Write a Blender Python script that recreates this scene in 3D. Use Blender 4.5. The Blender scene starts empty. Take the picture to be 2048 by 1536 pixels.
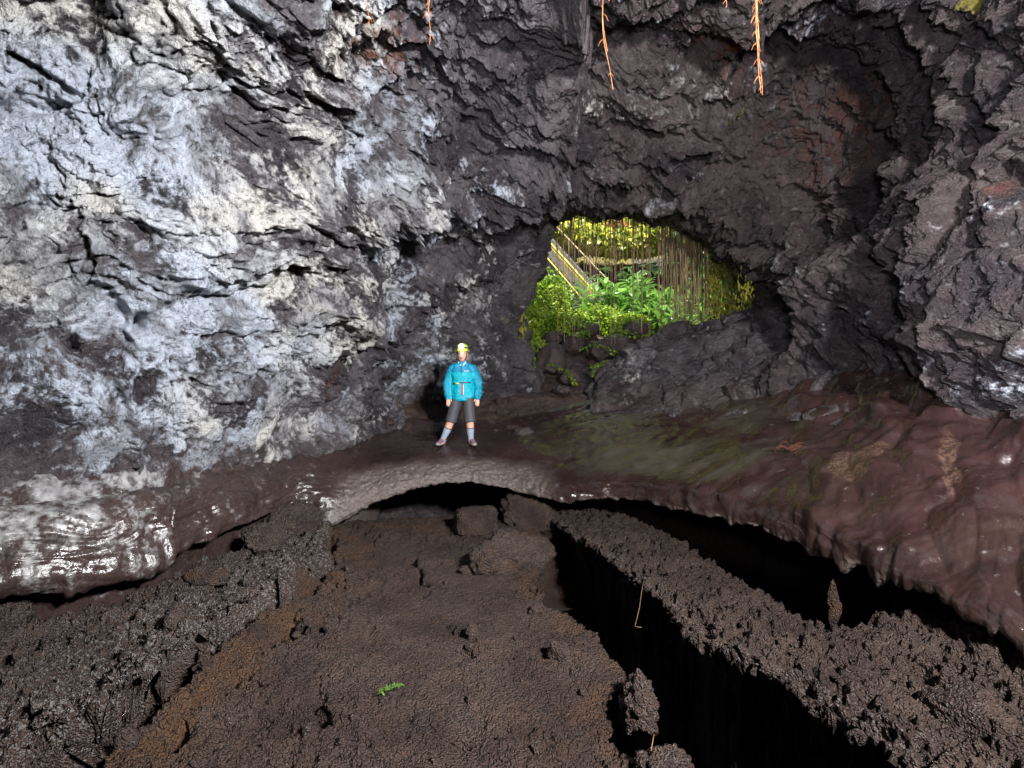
import bpy, bmesh, math, random, time
import numpy as np
from mathutils import Vector, Matrix

random.seed(7)
RNG = np.random.default_rng(11)
SC = bpy.context.scene
COL = SC.collection
R = math.radians

# ------------------------------------------------------------------ camera, sky, sun, lamps, exposure
CZ = 2.1                      # camera height above the lava floor datum
F = 1117.0                    # focal length in pixels of the 2048 px wide picture
cam = bpy.data.cameras.new('camera')
cam.sensor_width = 36.0
cam.lens = 36.0 * F / 2048.0
cam.clip_start = 0.05
cam.clip_end = 500
camo = bpy.data.objects.new('camera', cam)
camo.location = (0, 0, CZ)
camo.rotation_euler = (R(90), 0, 0)
COL.objects.link(camo)
SC.camera = camo

SUN_EL, SUN_ROT = 73.0, 165.0
world = bpy.data.worlds.new('World')
SC.world = world
world.use_nodes = True
wn = world.node_tree
bg = wn.nodes['Background']
sky = wn.nodes.new('ShaderNodeTexSky')
sky.sky_type = 'NISHITA'
sky.sun_disc = False
sky.sun_elevation = R(SUN_EL)
sky.sun_rotation = R(SUN_ROT)
wn.links.new(sky.outputs[0], bg.inputs[0])
bg.inputs[1].default_value = 0.12

def lamp(name, kind, loc, energy, color, aim=None, **kw):
    l = bpy.data.lights.new(name, kind)
    l.energy = energy
    l.color = color
    for k, v in kw.items():
        setattr(l, k, v)
    o = bpy.data.objects.new(name, l)
    o.location = loc
    if aim is not None:
        d = Vector(aim) - Vector(loc)
        o.rotation_euler = d.to_track_quat('-Z', 'Y').to_euler()
    COL.objects.link(o)
    return o

sd = Vector((math.sin(R(SUN_ROT)) * math.cos(R(SUN_EL)), math.cos(R(SUN_ROT)) * math.cos(R(SUN_EL)), math.sin(R(SUN_EL))))
lamp('sun', 'SUN', sd * 60, 5.0, (1.0, 0.94, 0.82), aim=(0, 0, 0), angle=R(0.53))
# the photographer's two flash heads, standing behind the camera
lamp('flash_right', 'SPOT', (2.9, -0.4, CZ + 2.1), 1350, (0.90, 0.95, 1.0), aim=(-3.7, 6.0, CZ + 0.7),
     spot_size=R(86), spot_blend=1.0, shadow_soft_size=0.05)
lamp('flash_wide', 'SPOT', (2.4, -0.7, CZ + 1.9), 1600, (1.0, 0.95, 0.93), aim=(1.6, 6.0, CZ + 1.2),
     spot_size=R(135), spot_blend=0.8, shadow_soft_size=0.22)
lamp('roof_fill', 'SPOT', (0.2, -0.5, CZ + 0.5), 620, (0.97, 0.95, 1.0), aim=(4.0, 7.0, CZ + 3.4),  # added fill lamp for roof and right wall, not one of the flash heads
     spot_size=R(80), spot_blend=0.55, shadow_soft_size=0.25)

vs = SC.view_settings
vs.view_transform = 'Standard'
vs.look = 'None'
vs.exposure = 1.7
vs.gamma = 1.0
vs.use_curve_mapping = False
SC.cycles.max_bounces = 5
SC.cycles.diffuse_bounces = 2
SC.cycles.glossy_bounces = 2
SC.cycles.transmission_bounces = 3
SC.cycles.use_denoising = True

# ------------------------------------------------------------------ numpy noise
_G = np.array([(1,1,0),(-1,1,0),(1,-1,0),(-1,-1,0),(1,0,1),(-1,0,1),(1,0,-1),(-1,0,-1),
               (0,1,1),(0,-1,1),(0,1,-1),(0,-1,-1),(1,1,0),(-1,1,0),(0,-1,1),(0,-1,-1)], dtype=np.float32)

def _hash(x, y, z, seed):
    h = (x.astype(np.uint32) * np.uint32(0x8da6b343)) ^ (y.astype(np.uint32) * np.uint32(0xd8163841)) \
        ^ (z.astype(np.uint32) * np.uint32(0xcb1ab31f)) ^ np.uint32((seed * 2654435761) & 0xffffffff)
    h ^= h >> np.uint32(13); h *= np.uint32(0x5bd1e995); h ^= h >> np.uint32(15)
    h *= np.uint32(0x2c1b3c6d); h ^= h >> np.uint32(12)
    return h

def perlin(P, seed=0):
    P = P.astype(np.float32)
    I = np.floor(P).astype(np.int32)
    f = P - I.astype(np.float32)
    w = f * f * f * (f * (f * 6 - 15) + 10)
    out = None
    acc = np.zeros(len(P), np.float32)
    for dx in (0, 1):
        wx = w[:, 0] if dx else 1 - w[:, 0]
        for dy in (0, 1):
            wy = w[:, 1] if dy else 1 - w[:, 1]
            for dz in (0, 1):
                wz = w[:, 2] if dz else 1 - w[:, 2]
                g = _G[_hash(I[:, 0] + dx, I[:, 1] + dy, I[:, 2] + dz, seed) & np.uint32(15)]
                acc += wx * wy * wz * (g[:, 0] * (f[:, 0] - dx) + g[:, 1] * (f[:, 1] - dy) + g[:, 2] * (f[:, 2] - dz))
    return acc

def fbm(P, octv=4, gain=0.5, seed=0, ridge=False):
    a, s, t, q = 1.0, 0.0, 0.0, P.astype(np.float32)
    for i in range(octv):
        n = perlin(q, seed + i * 17)
        if ridge:
            n = 1 - 2.2 * np.abs(n)
        s = s + a * n
        t += a
        a *= gain
        q = q * 2.03 + 5.7
    return s / t

def worley(P, seed=0):
    P = P.astype(np.float32)
    I = np.floor(P).astype(np.int32)
    f = P - I.astype(np.float32)
    f1 = np.full(len(P), 9.0, np.float32); f2 = f1.copy(); cid = np.zeros(len(P), np.float32)
    for dx in (-1, 0, 1):
        for dy in (-1, 0, 1):
            for dz in (-1, 0, 1):
                h = _hash(I[:, 0] + dx, I[:, 1] + dy, I[:, 2] + dz, seed)
                jx = (h & np.uint32(1023)).astype(np.float32) / 1023
                jy = ((h >> np.uint32(10)) & np.uint32(1023)).astype(np.float32) / 1023
                jz = ((h >> np.uint32(20)) & np.uint32(1023)).astype(np.float32) / 1023
                d = (dx + jx - f[:, 0]) ** 2 + (dy + jy - f[:, 1]) ** 2 + (dz + jz - f[:, 2]) ** 2
                nearer = d < f1
                f2 = np.where(nearer, f1, np.minimum(f2, d))
                cid = np.where(nearer, (h >> np.uint32(5) & np.uint32(255)).astype(np.float32) / 255, cid)
                f1 = np.where(nearer, d, f1)
    return np.sqrt(f1), np.sqrt(f2), cid

def sstep(a, b, x):
    t = np.clip((x - a) / (b - a), 0, 1)
    return t * t * (3 - 2 * t)

# ------------------------------------------------------------------ measuring: picture point at a depth -> place in the cave
def W(u, v, y):
    return np.array(((u - 1024.0) / F * y, y, CZ + (768.0 - v) / F * y))

def Wz(u, v, z):                       # where the sight line meets the level z (relative to the camera)
    y = z / ((768.0 - v) / F)
    return np.array(((u - 1024.0) / F * y, y, CZ + z))

def proj(P):
    y = np.maximum(P[:, 1], 0.4)
    return 1024 + P[:, 0] / y * F, 768 - (P[:, 2] - CZ) / y * F

def poly_dist(U, V, pts):              # distance to a polyline and signed side (+ : left going down, below going right)
    best = np.full(len(U), 1e9, np.float32); side = np.zeros(len(U), np.float32)
    for (x0, y0), (x1, y1) in zip(pts[:-1], pts[1:]):
        dx, dy = x1 - x0, y1 - y0
        t = np.clip(((U - x0) * dx + (V - y0) * dy) / (dx * dx + dy * dy), 0, 1)
        d = np.hypot(U - x0 - t * dx, V - y0 - t * dy)
        c = dx * (V - y0) - dy * (U - x0)
        m = d < best
        best = np.where(m, d, best); side = np.where(m, np.sign(c), side)
    return best, side

def in_poly(X, Y, pts):
    ins = np.zeros(len(X), bool)
    n = len(pts)
    for i in range(n):
        x0, y0 = pts[i][:2]; x1, y1 = pts[(i + 1) % n][:2]
        c = ((y0 > Y) != (y1 > Y)) & (X < (x1 - x0) * (Y - y0) / (y1 - y0 + 1e-12) + x0)
        ins ^= c
    return ins

def catmull(pts, t, closed=False):
    n = len(pts)
    i = np.floor(t).astype(int)
    if closed:
        f = t - i
        g = lambda k: pts[(i + k) % n]
    else:
        i = np.clip(i, 0, n - 2); f = t - i
        g = lambda k: pts[np.clip(i + k, 0, n - 1)]
    sh = (len(t),) + (1,) * (pts.ndim - 1)
    f = f.reshape(sh)
    p0, p1, p2, p3 = g(-1), g(0), g(1), g(2)
    return 0.5 * ((2 * p1) + (-p0 + p2) * f + (2 * p0 - 5 * p1 + 4 * p2 - p3) * f * f + (-p0 + 3 * p1 - 3 * p2 + p3) * f ** 3)

def seg_t(counts):
    out = []
    for k, c in enumerate(counts):
        out.append(k + np.arange(c) / c)
    out.append([len(counts)])
    return np.concatenate(out)

def loft(net, ta, tb, closed_b=False):
    net = np.asarray(net, float)
    a = catmull(net, ta)
    b = catmull(np.swapaxes(a, 0, 1), tb, closed_b)
    return np.swapaxes(b, 0, 1)         # (na, nb, 3)

def grid_normals(P, inward=None):
    du = np.gradient(P, axis=0); dv = np.gradient(P, axis=1)
    n = np.cross(du, dv)
    n /= np.linalg.norm(n, axis=2, keepdims=True) + 1e-9
    return n

# ------------------------------------------------------------------ objects
def link(o, parent=None):
    COL.objects.link(o)
    if parent is not None:
        o.parent = parent
    return o

def tag(o, label=None, cat=None, group=None, kind=None):
    if label: o['label'] = label
    if cat: o['category'] = cat
    if group: o['group'] = group
    if kind: o['kind'] = kind
    return o

def np_mesh(name, V, Fq, mat=None, smooth=True, attrs=None):
    V = np.asarray(V, np.float32); Fq = np.asarray(Fq, np.int32)
    me = bpy.data.meshes.new(name)
    k = Fq.shape[1]
    me.vertices.add(len(V)); me.vertices.foreach_set('co', V.ravel())
    me.loops.add(Fq.size); me.loops.foreach_set('vertex_index', Fq.ravel())
    me.polygons.add(len(Fq)); me.polygons.foreach_set('loop_start', np.arange(0, Fq.size, k, dtype=np.int32))
    me.polygons.foreach_set('use_smooth', np.full(len(Fq), smooth))
    me.update(calc_edges=True)
    if attrs:
        for an, av in attrs.items():
            a = me.attributes.new(an, 'FLOAT', 'POINT')
            a.data.foreach_set('value', np.asarray(av, np.float32).ravel())
    if mat: me.materials.append(mat)
    return me

def grid_faces(na, nb, closed_b=False, flip=False):
    i = np.arange(na - 1)[:, None]; nbq = nb if closed_b else nb - 1
    j = np.arange(nbq)[None, :]; j2 = (j + 1) % nb
    q = np.stack([i * nb + j, (i + 1) * nb + j, (i + 1) * nb + j2, i * nb + j2], -1).reshape(-1, 4)
    return q[:, ::-1] if flip else q

def obj(name, me, parent=None):
    return link(bpy.data.objects.new(name, me), parent)

def empty(name, loc=(0, 0, 0), rz=0):
    o = bpy.data.objects.new(name, None)
    o.empty_display_size = 0.1
    o.location = loc; o.rotation_euler = (0, 0, rz)
    return link(o)

class MB:                               # collects primitive shapes into ONE mesh
    def __init__(s): s.v = []; s.f = []
    def add(s, vs, fs):
        b = len(s.v); s.v += [tuple(p) for p in vs]; s.f += [tuple(b + i for i in q) for q in fs]
    def tube(s, path, rad, n=8, cap=True, ell=None):
        path = [Vector(p) for p in path]
        if not hasattr(rad, '__len__'): rad = [rad] * len(path)
        rings = []; prev = None
        for i, p in enumerate(path):
            t = (path[min(i + 1, len(path) - 1)] - path[max(i - 1, 0)]).normalized()
            a = prev if prev is not None else (Vector((1, 0, 0)) if abs(t.x) < 0.9 else Vector((0, 1, 0)))
            a = (a - t * a.dot(t)).normalized(); prev = a
            b = t.cross(a)
            r = rad[i]
            ra, rb = (r if hasattr(r, '__len__') else (r, r))
            rings.append([p + a * (ra * math.cos(2 * math.pi * k / n)) + b * (rb * math.sin(2 * math.pi * k / n)) for k in range(n)])
        vs = [q for r_ in rings for q in r_]
        fs = []
        for i in range(len(rings) - 1):
            for k in range(n):
                fs.append((i * n + k, i * n + (k + 1) % n, (i + 1) * n + (k + 1) % n, (i + 1) * n + k))
        if cap:
            fs.append(tuple(reversed(range(n)))); fs.append(tuple((len(rings) - 1) * n + k for k in range(n)))
        s.add(vs, fs)
    def box(s, c, d, M=None):
        x, y, z = d[0] / 2, d[1] / 2, d[2] / 2
        vs = [Vector(p) for p in ((-x,-y,-z),(x,-y,-z),(x,y,-z),(-x,y,-z),(-x,-y,z),(x,-y,z),(x,y,z),(-x,y,z))]
        if M is not None: vs = [M @ p for p in vs]
        s.add([p + Vector(c) for p in vs], [(3,2,1,0),(4,5,6,7),(0,1,5,4),(1,2,6,5),(2,3,7,6),(3,0,4,7)])
    def build(s, name, mat, parent=None, smooth=True):
        me = bpy.data.meshes.new(name)
        me.from_pydata(s.v, [], s.f)
        me.polygons.foreach_set('use_smooth', [smooth] * len(me.polygons))
        if mat: me.materials.append(mat)
        me.update()
        return obj(name, me, parent)

# ------------------------------------------------------------------ materials
class NT:
    def __init__(s, name):
        s.m = bpy.data.materials.new(name); s.m.use_nodes = True
        s.t = s.m.node_tree; s.b = s.t.nodes['Principled BSDF']; s.out = s.t.nodes['Material Output']
        g = s.t.nodes.new('ShaderNodeNewGeometry'); s.pos = g.outputs['Position']
    def _set(s, sock, v):
        if v is None: return
        if isinstance(v, bpy.types.NodeSocket): s.t.links.new(v, sock)
        elif hasattr(v, '__len__') and len(v) == 3 and sock.type == 'RGBA': sock.default_value = (*v, 1)
        else: sock.default_value = v
    def noise(s, scale, detail=6, rough=0.6, dist=0.0, vec=None, col=False):
        n = s.t.nodes.new('ShaderNodeTexNoise')
        s._set(n.inputs['Vector'], vec if vec is not None else s.pos)
        s._set(n.inputs['Scale'], scale); s._set(n.inputs['Detail'], detail)
        s._set(n.inputs['Roughness'], rough); s._set(n.inputs['Distortion'], dist)
        return n.outputs['Color' if col else 'Fac']
    def voro(s, scale, feature='F1', vec=None, rnd=1.0):
        n = s.t.nodes.new('ShaderNodeTexVoronoi'); n.feature = feature
        s._set(n.inputs['Vector'], vec if vec is not None else s.pos)
        s._set(n.inputs['Scale'], scale); s._set(n.inputs['Randomness'], rnd)
        return n.outputs['Distance']
    def math(s, op, a, b=None, c=None, clamp=False):
        n = s.t.nodes.new('ShaderNodeMath'); n.operation = op; n.use_clamp = clamp
        s._set(n.inputs[0], a); s._set(n.inputs[1], b); s._set(n.inputs[2], c)
        return n.outputs[0]
    def ramp(s, x, a, b, lo=0.0, hi=1.0, smooth=True):
        n = s.t.nodes.new('ShaderNodeMapRange'); n.clamp = True
        if smooth: n.interpolation_type = 'SMOOTHSTEP'
        for i, v in enumerate((x, a, b, lo, hi)): s._set(n.inputs[i], v)
        return n.outputs[0]
    def mix(s, f, a, b):
        n = s.t.nodes.new('ShaderNodeMix'); n.data_type = 'RGBA'
        s._set(n.inputs[0], f); s._set(n.inputs[6], a); s._set(n.inputs[7], b)
        return n.outputs[2]
    def attr(s, name):
        n = s.t.nodes.new('ShaderNodeAttribute'); n.attribute_name = name
        return n.outputs['Fac']
    def vmul(s, v, k):
        n = s.t.nodes.new('ShaderNodeVectorMath'); n.operation = 'MULTIPLY'
        s._set(n.inputs[0], v); n.inputs[1].default_value = k
        return n.outputs[0]
    def vadd(s, v, k):
        n = s.t.nodes.new('ShaderNodeVectorMath'); n.operation = 'ADD'
        s._set(n.inputs[0], v); s._set(n.inputs[1], k)
        return n.outputs[0]
    def bump(s, h, strength=0.5, dist=0.02, normal=None):
        n = s.t.nodes.new('ShaderNodeBump')
        s._set(n.inputs['Strength'], strength); s._set(n.inputs['Distance'], dist); s._set(n.inputs['Height'], h)
        if normal is not None: s.t.links.new(normal, n.inputs['Normal'])
        return n.outputs[0]
    def rand(s):
        n = s.t.nodes.new('ShaderNodeObjectInfo'); return n.outputs['Random']
    def done(s, color=None, rough=None, normal=None, spec=None, **kw):
        s._set(s.b.inputs['Base Color'], color); s._set(s.b.inputs['Roughness'], rough)
        s._set(s.b.inputs['Specular IOR Level'], spec)
        if normal is not None: s.t.links.new(normal, s.b.inputs['Normal'])
        for k, v in kw.items(): s._set(s.b.inputs[k.replace('_', ' ')], v)
        return s.m

def mat_cave():
    n = NT('lava_wall_rock')
    mid = n.noise(11, 7, 0.74); speck = n.noise(60, 2, 0.6)
    tone, white = n.attr('tone'), n.attr('white')
    dark = n.mix(n.ramp(tone, 0.25, 0.75), (0.025, 0.022, 0.028), (0.100, 0.094, 0.103))
    dark = n.mix(n.math('MULTIPLY', n.attr('brown'), 0.6), dark, n.mix(tone, (0.030, 0.019, 0.020), (0.085, 0.060, 0.056)))
    dark = n.mix(n.ramp(mid, 0.54, 0.70, 0, 0.7), dark, (0.17, 0.166, 0.170))
    dark = n.mix(n.ramp(mid, 0.48, 0.34, 0, 0.6), dark, (0.016, 0.014, 0.017))
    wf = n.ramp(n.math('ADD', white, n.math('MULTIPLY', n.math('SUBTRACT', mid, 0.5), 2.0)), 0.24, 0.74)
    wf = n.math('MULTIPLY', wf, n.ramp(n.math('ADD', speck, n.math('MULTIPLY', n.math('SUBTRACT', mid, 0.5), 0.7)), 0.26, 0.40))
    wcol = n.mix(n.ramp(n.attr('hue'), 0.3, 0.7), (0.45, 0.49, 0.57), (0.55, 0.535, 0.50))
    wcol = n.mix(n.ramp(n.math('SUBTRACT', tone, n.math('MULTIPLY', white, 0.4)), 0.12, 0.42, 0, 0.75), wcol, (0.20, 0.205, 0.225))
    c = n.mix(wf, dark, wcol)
    c = n.mix(n.attr('rust'), c, n.mix(mid, (0.16, 0.05, 0.02), (0.07, 0.016, 0.010)))
    c = n.mix(n.ramp(n.math('ADD', n.attr('moss'), n.math('SUBTRACT', mid, 0.5)), 0.40, 0.56), c, (0.15, 0.135, 0.025))
    h = n.math('ADD', n.noise(10, 5, 0.74), n.math('MULTIPLY', speck, 0.12))
    rg = n.math('ADD', n.ramp(mid, 0.35, 0.65, 0.28, 0.60), n.math('MULTIPLY', wf, 0.22))
    return n.done(c, rg, n.bump(h, 1.0, 0.12), 0.45)

def mat_aa():
    n = NT('rough_aa_lava')
    mid = n.noise(7, 4, 0.7); fine = n.noise(40, 3, 0.7)
    tone = n.attr('tone')
    c = n.mix(n.ramp(tone, 0.2, 0.8), (0.030, 0.0170, 0.0140), (0.062, 0.040, 0.031))
    c = n.mix(n.ramp(mid, 0.48, 0.34, 0, 0.6), c, (0.030, 0.021, 0.022))
    c = n.mix(n.math('MULTIPLY', n.attr('rust'), n.ramp(mid, 0.3, 0.6, 0.55, 1.0)), c, (0.078, 0.039, 0.019))
    c = n.mix(n.math('MULTIPLY', n.attr('coat'), n.ramp(fine, 0.48, 0.64)), c, (0.19, 0.18, 0.172))
    c = n.mix(n.ramp(fine, 0.62, 0.74, 0, 0.5), c, (0.13, 0.11, 0.10))  # pale specks painted as glints on the clinker grains
    h = n.math('ADD', n.math('MULTIPLY', fine, 0.8), n.math('MULTIPLY', n.voro(70), -0.7))
    rg = n.ramp(fine, 0.40, 0.70, 0.80, 0.30)
    return n.done(c, rg, n.bump(h, 1.0, 0.045), 0.35)

def mat_pahoehoe():
    n = NT('glazed_pahoehoe_lava')
    mid = n.noise(6, 5, 0.65); fine = n.noise(32, 3, 0.7)
    tone, rough = n.attr('tone'), n.attr('rough')
    c = n.mix(tone, (0.012, 0.0058, 0.006), (0.036, 0.0185, 0.017))
    c = n.mix(n.ramp(mid, 0.52, 0.70, 0, 0.55), c, (0.030, 0.020, 0.022))
    c = n.mix(n.math('MULTIPLY', n.attr('moss'), n.ramp(mid, 0.3, 0.55, 0.5, 0.95)), c, (0.060, 0.056, 0.042))
    coat = n.ramp(n.math('ADD', n.attr('coat'), n.math('MULTIPLY', n.math('SUBTRACT', n.noise(11, 6, 0.74), 0.5), 1.9)), 0.18, 0.80)
    c = n.mix(n.math('MULTIPLY', coat, 0.9), c, (0.31, 0.31, 0.315))
    c = n.mix(n.math('MULTIPLY', n.attr('rust'), n.ramp(fine, 0.4, 0.6)), c, (0.072, 0.040, 0.026))
    c = n.mix(n.math('MULTIPLY', rough, n.ramp(fine, 0.4, 0.6, 0.4, 0.9)), c, (0.125, 0.100, 0.088))
    streak = n.noise(9, 5, 0.62)
    h = n.math('ADD', n.math('MULTIPLY', streak, 0.6), n.math('MULTIPLY', fine, n.math('ADD', 0.16, n.math('MULTIPLY', rough, 2.2))))
    rg = n.math('ADD', n.math('ADD', n.ramp(mid, 0.38, 0.66, 0.14, 0.34), n.math('MULTIPLY', n.attr('moss'), 0.22)), n.math('MULTIPLY', n.math('MAXIMUM', rough, coat), 0.42))
    return n.done(c, rg, n.bump(h, 0.45, 0.025), 0.8)

M_CAVE, M_AA, M_PAH = mat_cave(), mat_aa(), mat_pahoehoe()

# ------------------------------------------------------------------ the cave wall and roof: ribs from behind the camera to the mouth
def ring(pts):                          # visible points left-bottom .. ceiling .. right-bottom (13), then three buried floor points
    p = [W(*q) if len(q) == 3 else np.array(q[:3]) for q in pts]
    a, b = p[0], p[-1]
    lo = CZ - 3.6
    p += [np.array((b[0] + 0.3, b[1], lo)), np.array(((a[0] + b[0]) / 2, (a[1] + b[1]) / 2, lo)), np.array((a[0] - 0.3, a[1], lo))]
    return p

def plain_ring(y, xl, xr, zt, k=1.0):
    cx, hw = (xl + xr) / 2, (xr - xl) / 2
    out = []
    for i in range(13):
        a = math.pi * (1.12 - i / 12 * 1.24)
        out.append(np.array((cx + hw * math.cos(a) * k, y, CZ - 1.2 * k + (zt + 1.2) * k * math.sin(a))))
    a, b = out[0], out[-1]
    lo = CZ - 3.6
    return out + [np.array((b[0], y, lo)), np.array((cx, y, lo)), np.array((a[0], y, lo))]

ribs = [
    plain_ring(-7.0, -1.5, 1.5, 1.0, 0.4),
    plain_ring(-6.0, -4.0, 4.0, 4.0),
    plain_ring(-1.0, -5.2, 4.8, 4.6),
    plain_ring(2.2, -5.2, 5.2, 5.0),
    ring([(-60,1250,4.5),(-60,1000,4.7),(-60,700,4.9),(-60,400,4.9),(-40,60,4.7),(300,-420,4.4),(900,-520,4.2),(1550,-560,4.0),(2250,-450,3.9),(2420,60,3.7),(2350,560,3.6),(2230,900,3.7),(2220,1250,3.5)]),
    ring([(330,1120,6.1),(340,920,6.3),(350,680,6.1),(350,400,5.8),(390,110,5.4),(650,-110,5.2),(1050,-150,5.1),(1480,-130,5.1),(1850,-80,5.1),(1970,230,5.2),(1960,580,5.1),(1930,850,5.1),(1900,1100,5.0)]),
    ring([(640,960,8.2),(650,800,8.5),(680,580,8.0),(700,360,7.3),(760,130,6.7),(930,30,6.4),(1180,20,6.4),(1450,10,6.7),(1680,60,7.1),(1780,280,7.3),(1770,540,7.0),(1740,760,6.8),(1720,930,6.6)]),
    ring([(810,920,9.9),(820,770,10.5),(850,580,10.0),(890,430,9.0),(970,270,8.1),(1090,200,7.9),(1260,210,8.1),(1440,200,8.6),(1580,260,9.1),(1640,410,9.3),(1630,590,8.9),(1590,720,8.4),(1570,860,8.0)]),
    ring([(1060,830,11.6),(1035,720,11.3),(1022,620,11.0),(1040,530,10.5),(1075,430,10.0),(1150,388,9.8),(1250,372,9.8),(1350,374,10.0),(1432,410,10.4),(1485,485,10.8),(1550,575,11.0),(1550,670,10.8),(1500,780,10.4)]),
    ring([(1085,800,13.2),(1052,700,13.0),(1046,610,12.8),(1072,552,12.7),(1094,478,12.6),(1132,440,12.6),(1200,430,12.6),(1290,440,12.8),(1392,462,13.0),(1448,525,13.2),(1490,595,13.3),(1510,650,13.2),(1490,760,13.0)]),
    ring([(-0.4,14.8,1.5,0),(-0.7,14.8,3.0,0),(-0.8,14.6,4.2,0),(-0.5,14.3,5.2,0),(0.2,14.1,6.2,0),(1.0,13.9,6.7,0),(2.2,13.9,6.8,0),(3.4,14.1,6.6,0),(4.6,14.5,6.2,0),(5.4,15.0,5.4,0),(5.9,15.5,4.4,0),(6.1,15.8,3.4,0),(6.1,15.8,1.5,0)]),
]
ta = seg_t([3, 6, 10, 30, 150, 150, 115, 80, 55, 30])
tb = seg_t([60, 75, 85, 85, 85, 80, 75, 80, 85, 80, 70, 55, 6, 4, 4, 6])[:-1]
S = loft(ribs, ta, tb, True)
na, nb = S.shape[:2]
Nn = grid_normals(S)
cen = S[:, :12 * 60].mean(axis=1, keepdims=True)
sgn = np.sign(((cen - S) * Nn).sum(-1).mean())
Nn = (Nn * sgn).reshape(-1, 3)           # pointing into the cave
Pf = S.reshape(-1, 3).astype(np.float32); Nn = Nn.astype(np.float32)
U, Vp = proj(Pf)
vis = sstep(1.5, 4.0, Pf[:, 1])

jit = fbm(Pf * 2.5, 4, seed=3)
jit2 = fbm(Pf * 2.5 + 31, 4, seed=8)
Uj = U + jit * 55; Vj = Vp + jit2 * 55
warpP = Pf + 0.45 * np.stack([fbm(Pf * 0.9, 3, seed=21), fbm(Pf * 0.9, 3, seed=22), fbm(Pf * 0.9, 3, seed=23)], 1)

smooth_low = sstep(740, 900, Vp) * sstep(1000, 600, U)          # left foot of the wall: draped, fluted
right_m = sstep(1350, 1600, U)
d = 0.60 * fbm(Pf * 0.42, 2, seed=1)
d += (0.50 - 0.36 * smooth_low) * fbm(warpP * 1.05, 3, seed=2)
lump = fbm(warpP * np.array((1.0, 1.0, 1.25)) * 2.3, 4, 0.55, seed=4)
d += (0.22 - 0.15 * smooth_low) * lump
# layered flakes: gentle rise, sudden edge
q1 = (fbm(warpP * np.array((0.8, 0.8, 1.5)) * 0.85, 3, 0.5, seed=5) * 4.6 + warpP[:, 2] * 0.25) 
fl1 = q1 - np.floor(q1)
saw1 = np.where(fl1 < 0.86, fl1 / 0.86, (1 - fl1) / 0.14)
q2 = fbm(warpP * 1.7, 4, 0.55, seed=6) * 6.5
fl2 = q2 - np.floor(q2)
saw2 = np.where(fl2 < 0.85, fl2 / 0.85, (1 - fl2) / 0.15)
amp1 = 0.052 * (1 - 0.85 * smooth_low); amp2 = 0.028 * (1 - 0.8 * smooth_low)
mflake = sstep(-0.25, 0.2, fbm(Pf * 0.7, 2, seed=9))
d += amp1 * (saw1 - 0.5) * mflake + amp2 * (saw2 - 0.5)
rid = fbm(warpP * 3.2, 4, 0.55, seed=7, ridge=True)
d += 0.055 * (1 - 0.6 * smooth_low) * rid
bil = np.abs(fbm(warpP * 1.5, 3, 0.5, seed=24))
d += (0.30 - 0.2 * smooth_low) * (0.25 - bil)
ck1 = np.exp(-(fbm(warpP * np.array((1.1, 1.1, 1.5), np.float32), 4, 0.55, seed=25) / 0.016) ** 2); ck2 = np.exp(-(fbm(warpP * 3.1, 3, 0.55, seed=26) / 0.028) ** 2)
ckm = sstep(-0.1, 0.25, fbm(Pf * 0.8, 2, seed=27) + 0.1)
d -= (1 - 0.7 * smooth_low) * (0.10 * ck1 * ckm + 0.045 * ck2)
hf = fbm(Pf * 9, 4, 0.6, seed=10)
d += 0.040 * (1 - 0.5 * smooth_low) * hf
gr = sstep(1500, 1800, U)                                         # the right wall: clinkery, granular
w1, w2, wc = worley(warpP * 5.0, 4)
d += gr * (0.075 * (0.5 - w1) + 0.04 * (0.5 - worley(warpP * 12.0, 5)[0]))
vf = np.exp(-(fbm(np.stack([warpP[:, 0] * 1.1, warpP[:, 1] * 1.1, warpP[:, 2] * 0.45], 1), 3, 0.5, seed=28) / 0.03) ** 2)
d -= gr * 0.16 * vf * sstep(250, 420, Vp)
flute = fbm(np.stack([Pf[:, 0] * 3.2, Pf[:, 1] * 3.2, Pf[:, 2] * 0.35], 1), 3, 0.5, seed=12)
d += 0.26 * smooth_low * flute

def step_edge(pts, amp, L):
    global d
    b, s = poly_dist(Uj, Vj, pts)
    b = b * s
    d = d + vis * amp * np.where(b > 0, np.exp(-b / L) * sstep(0, 14, b), 0)

def groove(pts, w, depth):
    global d
    px = [p[0] for p in pts]; py = [p[1] for p in pts]; m = 3 * w + 40
    k = np.nonzero((U > min(px) - m) & (U < max(px) + m) & (Vp > min(py) - m) & (Vp < max(py) + m))[0]
    b, s = poly_dist(U[k] + jit[k] * 34, Vp[k] + jit2[k] * 34, pts)
    d[k] -= vis[k] * depth * np.exp(-(b / w) ** 2)

def bulge(u, v, ru, rv, amp, hard=1.0):
    global d
    q = ((Uj - u) / ru) ** 2 + ((Vj - v) / rv) ** 2
    d = d + vis * amp * np.exp(-q ** hard)

step_edge([(1172,-90),(1168,100),(1145,230),(1125,290),(1070,312),(1030,372),(960,395),(870,402)], 0.50, 260)
step_edge([(860,300),(830,420),(720,440)], 0.25, 140)
step_edge([(430,90),(440,170),(560,190),(640,170)][::-1], 0.22, 110)
step_edge([(700,470),(610,515),(530,520)], 0.25, 150)
step_edge([(1110,380),(1240,340),(1330,345),(1420,400),(1450,480),(1530,560),(1600,590)][::-1], 0.25, 90)
step_edge([(1495,100),(1478,190),(1400,235)], 0.40, 160)
bulge(1640, 240, 180, 200, -0.40, 1.2)
step_edge([(1850,520),(1830,420),(1900,350),(2000,230),(2070,120)], 0.16, 160)
step_edge([(1670,880),(1645,700),(1635,575),(1700,480)], 0.28, 150)
step_edge([(1900,900),(1880,760),(1870,640),(1920,500)], 0.18, 160)
step_edge([(640,950),(600,800),(640,660),(600,540)], 0.16, 120)
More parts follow.
